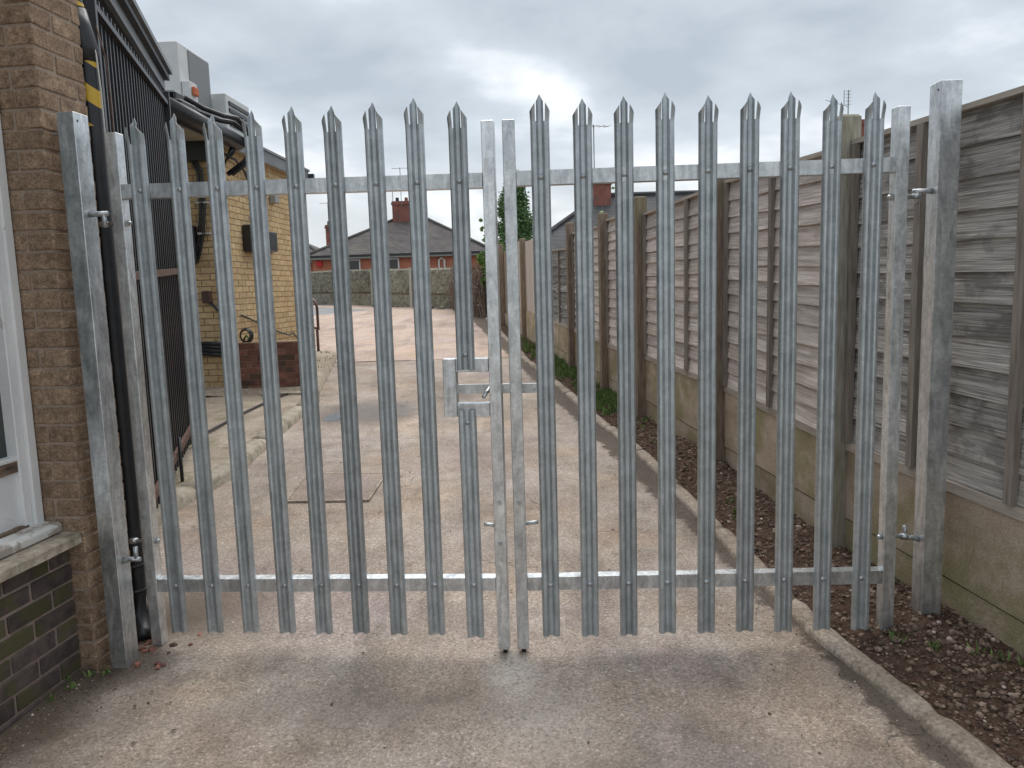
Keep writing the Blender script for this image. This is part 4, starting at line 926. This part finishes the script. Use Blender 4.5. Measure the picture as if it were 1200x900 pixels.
# pipe run from the plant over the eaves
q = MB()
for dx, dz in ((0, 0), (.05, .05)):
    pts = [(-.05+dx, -.55, EZ+.30+dz), (.06+dx, -.35, EZ+.23+dz), (.16+dx, -.05, EZ+.21+dz), (.22+dx, .18, EZ+.23+dz), (.30+dx, .36, EZ+.15), (.32+dx, .40, EZ-.03), (.26+dx, .32, EZ-.2), (.12+dx, .18, EZ-.35)]
    q.tube(pts, .028, 8)
q.build('refrigerant_pipes', M['black'], yb, True, world=False)
q = MB(); q.cbox(-.20, .14, -.95, -.55, EZ+.166, EZ+.25, .02); q.cbox(-.1, .04, -.85, -.65, EZ+.25, EZ+.36, .02); q.build('pipe_bracket', M['black'], yb, world=False)

# ------------------------------------------------------------------ timber fence on gravel boards along the right
FP = lane(2.12, 3.55)
def slat_mesh(mat, h, wav, seed, th=.009, tilt=.016, seg=12):
    q = MB(); vs = []
    for i in range(seg+1):
        y = i/seg
        w_ = nz3(y*3.1+seed*7.7, seed, 1)*wav+nz3(y*9+seed, seed*3.1, 2)*wav*.4
        b_ = nz3(y*2.3+seed*3.3, seed, 8)*.003
        wt = nz3(y*3+seed*2.7, seed, 5)*wav*.3
        vs += [(-tilt+b_, y, w_), (0+b_*.4, y, h+wt), (th*.5+b_*.4, y, h+wt), (-tilt+th+b_, y, w_)]
    q.add(vs, [(i*4+c, i*4+(c+1) % 4, (i+1)*4+(c+1) % 4, (i+1)*4+c) for i in range(seg) for c in range(4)]+[(0, 1, 2, 3), tuple(seg*4+c for c in range(4))])
    return q.mesh('slat', mat)
def fence_thing(label, pos=FP): return thing('timber_fence', label, 'fence', pos, LA)
fence = fence_thing('long weathered waney-lap timber fence on concrete gravel boards along the right of the lane')
FZ = FP.z
def fpost(par, d, ztop, mat, w=.095, lat=2.03, dp=.1, below=.1):
    q = MB(); p = lane(lat, d); b0 = p.z-below
    c4 = [lane(lat, d), lane(lat+w, d), lane(lat+w, d+dp), lane(lat, d+dp)]
    def cs(z, k=0): return [Vector((a.x, a.y, z)) for a in c4]
    ctr = sum(c4, Vector())/4
    q.hexa(cs(b0), cs(ztop-.012)); o_ = len(q.v)
    tp = [Vector((ctr.x+(a.x-ctr.x)*.8, ctr.y+(a.y-ctr.y)*.8, ztop)) for a in c4]; q.hexa(cs(ztop-.0118), tp)
    return q.build('fence_post', mat, par)
def along(q, par, lat0, lat1, d0, d1, za0, za1, zb0, zb1):
    """bar from d0 to d1 between lateral lines; z given at both ends (absolute)"""
    def P_(lat, d, z): p = lane(lat, d); return Vector((p.x, p.y, z))
    q.hexa([P_(lat0, d0, za0), P_(lat1, d0, za0), P_(lat1, d1, zb0), P_(lat0, d1, zb0)], [P_(lat0, d0, za1), P_(lat1, d0, za1), P_(lat1, d1, zb1), P_(lat0, d1, zb1)])
SV = {}
def slats(par, mat, d0, d1, zb0, zb1, zt0, zt1, n, lat=2.118, wav=.007, nv=5, seg=16):
    hh = (zt0-zb0)/n*1.22
    for i in range(n):
        key = (mat.name, round(hh, 3), rb.randrange(nv))
        if key not in SV: SV[key] = slat_mesh(mat, hh, wav, key[2]+1, seg=seg, tilt=.015 if mat.name.startswith('dark') else .018)
        a = i/n; z0 = zb0+(zt0-zb0)*a; z1 = zb1+(zt1-zb1)*a
        L = d1-d0
        o = inst('slat', SV[key], par, (lat-2.12, d0-3.55, z0-FZ+rb.uniform(-.005, .005)), (math.atan2(z1-z0, L)+rb.uniform(-.0025, .0025), 0, 0), (1, L, 1))
def bay(par, mat, d0, d1, zb0, zb1, zt0, zt1, n, battens, wav=.007, cap=M['rail'], seam=.215):
    # two stacked gravel boards
    y0, y1 = lane(2.12, d0), lane(2.12, d1)
    for (a, b_, dx) in ((-.15, seam-.004, 0), (seam+.004, None, -.004)):
        q = MB(); ta = zb0-.004 if b_ is None else y0.z+b_; tb = zb1-.004 if b_ is None else y1.z+b_
        along(q, par, 2.105+dx, 2.155, d0, d1, y0.z+a, ta, y1.z+a, tb); q.build('gravel_board', M['gboard'], par)
    q = MB(); along(q, par, 2.092, 2.135, d0, d1, zb0, zb0+.042, zb1, zb1+.042); q.build('bottom_rail', cap, par)
    slats(par, mat, d0+.005, d1-.005, zb0+.038, zb1+.038, zt0-.035, zt1-.035, n, wav=wav)
    q = MB(); along(q, par, 2.085, 2.15, d0, d1, zt0-.022, zt0, zt1-.022, zt1); q.build('cap_rail', cap, par)
    for (d, w_) in battens:
        k = (d-d0)/(d1-d0); zb = zb0+(zb1-zb0)*k; zt = zt0+(zt1-zt0)*k
        q = MB(); along(q, par, 2.078, 2.103, d-w_/2, d+w_/2, zb+.043, zt-.023, zb+.043, zt-.023); q.build('batten', M['batten'], par)
fpost(fence, 1.66, 2.24, M['post']); fpost(fence, 3.51, 2.305, M['greenpost'], .10, 2.035); fpost(fence, 5.02, 2.24, M['post']); fpost(fence, 6.84, 2.315, M['post'])
fpost(fence, 8.20, 2.30, M['post']); fpost(fence, 9.95, 2.345, M['post'])
bay(fence, M['nearslat'], 1.76, 3.505, .665, .70, 2.165, 2.185, 12, ((1.80, .035), (2.44, .04), (3.0, .04), (3.48, .035)), .004)
bay(fence, M['slat'], 3.615, 5.015, .70, .795, 2.178, 2.205, 13, ((3.64, .035), (4.33, .035), (4.99, .035)))
bay(fence, M['slat'], 5.125, 6.835, .80, .852, 2.195, 2.165, 12, ((5.15, .035), (5.74, .04), (6.81, .035)))
bay(fence, M['slat'], 6.945, 8.195, .85, .86, 2.21, 2.23, 13, ((6.97, .035), (7.56, .03), (8.17, .035)))
bay(fence, M['slat'], 8.305, 9.945, .885, .935, 2.185, 2.215, 13, ((8.33, .035), (9.2, .03), (9.92, .035)))
old = fence_thing('short dark grey sagging old lap panel between two posts farther along the right side')
bay(old, M['oldslat'], 10.055, 11.70, .955, .985, 2.03, 2.08, 9, ((10.9, .03),), .03)
fpost(old, 11.75, 2.37, M['greenpost'], .07)
pb = fence_thing('pale vertical board fence on the right, beyond the old grey panel')
def vboards(par, mat, d0, d1, zt0, zt1, base, w_):
    y0, y1 = lane(2.12, d0), lane(2.12, d1)
    q = MB(); along(q, par, 2.105, 2.155, d0, d1, y0.z-.1, y0.z+base, y1.z-.1, y1.z+base); q.build('gravel_board', M['gboard'], par)
    n = max(1, round((d1-d0)/w_))
    for i in range(n):
        a = d0+(d1-d0)*i/n; b_ = d0+(d1-d0)*(i+1)/n-.008; k = i/n
        ya, yb_ = lane(2.12, a).z, lane(2.12, b_).z; zt = zt0+(zt1-zt0)*k; dx = rb.uniform(-.006, .006)
        q = MB(); along(q, par, 2.115+dx, 2.135+dx, a, b_, ya+base, zt, yb_+base, zt); q.build('board', mat, par)
fpost(pb, 12.0, 2.3, M['post']); vboards(pb, M['paleboard'], 12.11, 14.3, 2.33, 2.36, .58, .15); fpost(pb, 14.32, 2.42, M['post'], .11)
vboards(pb, M['paleboard'], 14.44, 15.6, 2.40, 2.43, .56, .15); fpost(pb, 15.62, 2.45, M['post'], .11)
bf = fence_thing('brown board fence at the far right end of the lane, under the conifer')
vboards(bf, M['post'], 15.75, 20.0, 2.30, 2.40, .3, .16)
for d in (17.6, 19.6): fpost(bf, d, 2.5, M['post'], .11, 2.0)

# ------------------------------------------------------------------ concrete panel wall at the bend
w0 = Vector((-7.517-5.05, 30.135+4.9, 0)); w1 = Vector((-1.678, 24.47, 0)); wd = (w1-w0).normalized(); wl = (w1-w0).length
wn2 = Vector((wd.y, -wd.x, 0))      # towards the camera
if wn2.y > 0: wn2 = -wn2
cw = thing('concrete_panel_wall', 'low wall of rock-faced concrete panels across the far end where the lane bends', 'wall', (w0.x, w0.y, gz(w0.y)), math.atan2(wd.y, wd.x))
npan = 7; pw = wl/npan
def wp(s, off, h): p = w0+wd*s+wn2*off; return Vector((p.x, p.y, gz((w0+wd*s).y)+h))
def wbox(q, s0, s1, o0, o1, h0, h1): q.hexa([wp(s0, o0, h0), wp(s0, o1, h0), wp(s1, o1, h0), wp(s1, o0, h0)], [wp(s0, o0, h1), wp(s0, o1, h1), wp(s1, o1, h1), wp(s1, o0, h1)])
for i in range(npan+1):
    q = MB(); wbox(q, i*pw-.06, i*pw+.06, -.05, .075, -.1, 1.32); q.build('wall_post', M['farpost'], cw)
for i in range(npan):
    s0, s1 = i*pw+.062, (i+1)*pw-.062
    q = MB(); wbox(q, s0, s1, -.04, .03, -.1, .42); q.build('plain_panel', M['farpanel'], cw)
    q = MB(); nx, nz_ = 34, 14; vs = []
    for a in range(nz_+1):
        for b_ in range(nx+1):
            s = s0+(s1-s0)*b_/nx; h = .428+.86*a/nz_
            dd = mnoise.voronoi(Vector((s*4.2, h*6, 3)))[0]
            o_ = .03+.06*min(.9, (dd[1]-dd[0])*1.6)+nz3(s*14, h*14)*.012 if 0 < a < nz_ and 0 < b_ < nx else -.02
            vs.append(wp(s, o_, h))
    q.add(vs, [(a*(nx+1)+b_, a*(nx+1)+b_+1, (a+1)*(nx+1)+b_+1, (a+1)*(nx+1)+b_) for a in range(nz_) for b_ in range(nx)])
    wbox(q, s0, s1, -.04, -.021, .428, 1.29); q.build('rockface_panel', M['farpanel'], cw)
q = MB()
for i in range(16): stone(q, wp(wl-.2-4*rr.random(), .2+.15*rr.random(), .03), rr.uniform(.05, .12), rr)
struct('wall_foot_stones', q, M['farpanel'], kind='stuff')

# ------------------------------------------------------------------ houses
def house(label, x0, x1, y0, y1, base, eave, rx0, rx1, ridge, roofmat, wallmat, group='houses beyond the lane', ov=.35):
    t = thing('house', label, 'house', ((x0+x1)/2, y0, base), 0, group)
    q = MB(); q.box(x0+ov, x1-ov, y0+ov, y1-ov, base-.3, eave-.05); q.build('wall', wallmat, t)
    ym = (y0+y1)/2
    q = MB(); q.add([(x0, y0, eave), (x1, y0, eave), (x1, y1, eave), (x0, y1, eave), (rx0, ym, ridge), (rx1, ym, ridge)], [(0, 1, 5, 4), (1, 2, 5), (2, 3, 4, 5), (3, 0, 4), (3, 2, 1, 0)])
    rf = q.build('roof', roofmat, t)
    q = MB(); q.box(x0-.02, x1+.02, y0-.05, y0-.005, eave-.10, eave+.02); q.build('gutter', M['black'], t)
    q = MB(); q.box(x0+.02, x1-.02, y0+.005, y0+.04, eave-.21, eave-.06); q.build('fascia', M['greybox'], t)
    q = MB(); q.tube([(x0, y0, eave+.02), (rx0, ym, ridge+.03), (rx1, ym, ridge+.03), (x1, y0, eave+.02)], .10, 6); q.build('ridge_tiles', roofmat, t)
    return t, rf
def chimney(par, x0, x1, y0, y1, z0, z1, pots=2):
    q = MB(); q.box(x0, x1, y0, y1, z0, z1-.22); q.box(x0-.05, x1+.05, y0-.05, y1+.05, z1-.22, z1-.10); q.box(x0-.02, x1+.02, y0-.02, y1+.02, z1-.10, z1)
    c = q.build('chimney', M['chimbrick'], par)
    for k in range(pots):
        x = x0+(x1-x0)*(k+.5)/pots; q = MB(); q.tube([(x, (y0+y1)/2, z1-.01), (x, (y0+y1)/2, z1+.26)], [.12, .10], 10); q.build('chimney_pot', M['rbrick'] if k else M['black'], c)
    return c
def aerial(par, x, y, z0, z1, ang=.6, n=6):
    q = MB(); q.tube([(x, y, z0), (x, y, z1)], .022, 5)
    d = Vector((cos(ang), sin(ang), .05)); e_ = Vector((-sin(ang), cos(ang), 0)); c = Vector((x, y, z1-.05))
    q.tube([c-d*.5, c+d*.7], .014, 4)
    for k in range(n):
        p = c-d*.45+d*1.1*k/(n-1); q.tube([p-e_*.25, p+e_*.25], .009, 4)
    return q.build('tv_aerial', M['aerial'], par)
def window(par, x0, x1, y, z0, z1):
    q = MB()
    for a in ((x0, x0+.07, z0, z1), (x1-.07, x1, z0, z1), (x0+.07, x1-.07, z0, z0+.07), (x0+.07, x1-.07, z1-.07, z1)): q.box(a[0], a[1], y-.05, y+.02, a[2], a[3])
    w_ = q.build('window', M['wframe'], par); q = MB(); q.box(x0+.07, x1-.07, y-.02, y+.0, z0+.07, z1-.07); q.build('pane', M['dark'], w_)
GB = gz(40)
h1, r1_ = house('red brick bungalow with dark hipped roof and big chimney behind the concrete panel wall', -11.7, -.8, 45, 54, GB, 3.60, -7.15, -5.0, 5.88, M['rooftile'], M['housebrick'])
chimney(r1_, -7.15, -6.02, 49.2, 50.1, 5.2, 7.02, 2); aerial(r1_, -6.55, 49.15, 6.7, 9.05, .3); aerial(r1_, -7.1, 49.3, 6.7, 8.2, 1.9, 4)
window(h1, -9.75, -8.58, 45.34, 2.2, 3.36); window(h1, -7.55, -6.33, 45.34, 2.2, 3.36)
q = MB(); q.tube([(-4.02, 45.30, 1.2), (-4.02, 45.28, 3.18), (-3.86, 45.27, 3.30), (-3.70, 45.28, 3.18), (-3.70, 45.30, 1.2)], .055, 6); q.build('white_arch_pipe', M['wframe'], h1)
q = MB(); q.box(-11.08, -10.80, 45.2, 45.34, 2.98, 3.32); q.build('alarm_box', M['red'], h1)
h2, r2_ = house('lower dark roofed house with a small chimney left of the big bungalow', -26, -11.0, 47.5, 56, GB, 3.55, -22, -13.8, 5.05, M['rooftile'], M['housebrick'])
chimney(r2_, -11.45, -10.85, 49.5, 50.3, 4.1, 5.72, 2); aerial(r2_, -11.2, 49.4, 5.5, 7.1, .4, 5)
h3, r3_ = house('house with a smooth grey hipped roof and brick chimney rising behind the right fence', .2, 16, 27.5, 35, GB, 2.55, 3.7, 12.5, 4.98, M['slate'], M['housebrick'])
chimney(r3_, 3.38, 4.06, 30.6, 31.4, 4.3, 5.58, 1); aerial(r3_, 3.42, 30.6, 5.3, 7.6, .5, 5)
h4, r4_ = house('house farthest right, only its red chimney and aerial showing over the greenish fence post', 9.5, 21, 33, 40, GB, 5.0, 14.9, 15.7, 7.1, M['rooftile'], M['housebrick'])
chimney(r4_, 14.88, 15.82, 35, 35.9, 6.0, 8.36, 0)
q = MB(); q.tube([(15.05, 34.95, 8.1), (15.05, 34.95, 9.6)], .025, 5)
for k in range(5): q.tube([(14.93, 34.95, 9.0+.14*k), (15.17, 34.95, 9.0+.14*k)], .012, 4)
q.tube([(14.86, 34.95, 8.95), (14.86, 34.95, 9.6)], .015, 4); q.tube([(15.05, 34.95, 8.9), (13.95, 34.7, 9.15)], .014, 4); q.build('tv_aerial', M['aerial'], r4_)

# ------------------------------------------------------------------ trees and shrubs
def leafcloud(q, pts, size, rr, droop=0.2):
    for p in pts:
        a, b_ = rr.uniform(0, 6.3), rr.uniform(-1, 1)
        n_ = Vector((cos(a)*math.sqrt(1-b_*b_), sin(a)*math.sqrt(1-b_*b_), b_))
        u = n_.cross(Vector((0, 0, 1))); u = u.normalized() if u.length > .05 else Vector((1, 0, 0)); v = n_.cross(u)
        s = size*rr.uniform(.55, 1.3); p = Vector(p)
        q.add([p-u*s, p-v*s*.6+n_*s*.2, p+u*s, p+v*s*.6], [(0, 1, 2, 3)])
cx, cy = .20, 21.2; cb = gz(cy)
tr = thing('conifer_tree', 'tall dark green conifer at the far end of the lane seen between the gate leaves', 'tree', (cx, cy, cb))
q = MB(); q.tube([(cx, cy, cb-.1), (cx+.02, cy, cb+1.8), (cx, cy, cb+3.6)], [.11, .07, .01], 8); q.build('trunk', M['bark'], tr)
rr = random.Random(21); q = MB(); tw = MB()
for i in range(430):
    h = rr.random()**1.15; z = cb+.45+h*3.25; rad = (.86*(1-h)**.7+.03)*rr.uniform(.6, 1.15)
    a = rr.uniform(0, 6.3); tip = Vector((cx+cos(a)*rad, cy+sin(a)*rad, z+rad*.55)); base_ = Vector((cx, cy, z))
    tw.tube([base_, (base_+tip)/2+Vector((0, 0, -.02)), tip], [.012, .007, .003], 4, False)
    pts = []
    for _ in range(75):
        k = rr.random()**.6; pts.append(base_.lerp(tip, .25+.8*k)+Vector((rr.gauss(0, .045), rr.gauss(0, .045), rr.gauss(0, .06))))
    leafcloud(q, pts, .036, rr)
q.build('crown', M['leaf'], tr); tw.build('branches', M['bark'], tr)
sx, sy = -.42, 20.3; sb_ = gz(sy)
sh = thing('ivy_shrub', 'bright green ivy clad shrub with ragged top left of the conifer', 'shrub', (sx, sy, sb_))
q = MB(); tw = MB()
for k in range(5): tw.tube([(sx+.1*k-.2, sy, sb_-.05), (sx+.12*k-.25, sy+.05*k, sb_+1.0), (sx+.1*k-.22+rr.gauss(0, .08), sy, sb_+1.9)], [.035, .025, .008], 5)
for (ax, az, ar, n) in ((.0, 1.35, .30, 900), (-.05, .95, .26, 600), (.12, 1.75, .26, 700), (-.22, 1.55, .18, 380), (.2, 1.3, .3, 600), (.1, .6, .22, 300), (-.14, 2.05, .10, 120), (-.22, 2.3, .07, 90), (-.10, 2.28, .06, 60), (-.26, 2.52, .04, 30)):
    pts = []
    for _ in range(int(n*2.2)):
        d = Vector((rr.gauss(0, 1), rr.gauss(0, 1), rr.gauss(0, 1))).normalized()*ar*(.55+.5*rr.random())
        if nz3(d.x*7+ax*9, d.y*7, d.z*7+az*5) > -.12: pts.append(Vector((sx+ax, sy, sb_+az))+d)
    leafcloud(q, pts, .034, rr)
q.build('foliage', M['ivy'], sh); tw.build('stems', M['bark'], sh)
hg = thing('bare_hedge', 'bare brown twiggy hedge between the concrete wall and the ivy shrub', 'hedge', (-1.2, 22.5, gz(22.5)))
q = MB()
for i in range(620):
    k = rr.random(); x, y = -1.62+1.02*k+rr.gauss(0, .10), 24.2-3.8*k+rr.gauss(0, .12); z = gz(y); hh = rr.uniform(.7, 1.5); lx, ly = rr.gauss(0, .16), rr.gauss(0, .16)
    q.tube([(x, y, z), (x+lx*.5+rr.gauss(0, .03), y+ly*.5, z+hh*.5), (x+lx, y+ly, z+hh)], [.013, .010, .004], 3, False)
    for _ in range(2): 
        z2 = z+hh*rr.uniform(.3, .9); q.tube([(x+lx*.5, y+ly*.5, z2), (x+lx*.5+rr.gauss(0, .15), y+ly*.5+rr.gauss(0, .15), z2+rr.uniform(.0, .25))], [.007, .003], 3, False)
leafcloud(q, [(-1.62+1.02*k+rr.gauss(0, .12), 24.2-3.8*k+rr.gauss(0, .14), gz(22.5)+rr.uniform(.05, 1.25)) for k in [rr.random() for _ in range(1600)]], .04, rr)
q.build('twigs', M['twig'], hg)
p = lane(2.45, 11.3); bs = thing('garden_bush', 'small green bush showing over the old grey fence panel', 'bush', tuple(p))
q = MB(); leafcloud(q, [p+LR*abs(rr.gauss(0, .30))+LD*rr.gauss(0, .38)+Vector((0, 0, 1.15+rr.gauss(0, .33))) for _ in range(3000)], .03, rr); q.build('foliage', M['ivy'], bs)
q = MB(); q.tube([p, p+Vector((.05, .02, 1.2))], [.04, .02], 6); q.build('stem', M['bark'], bs)
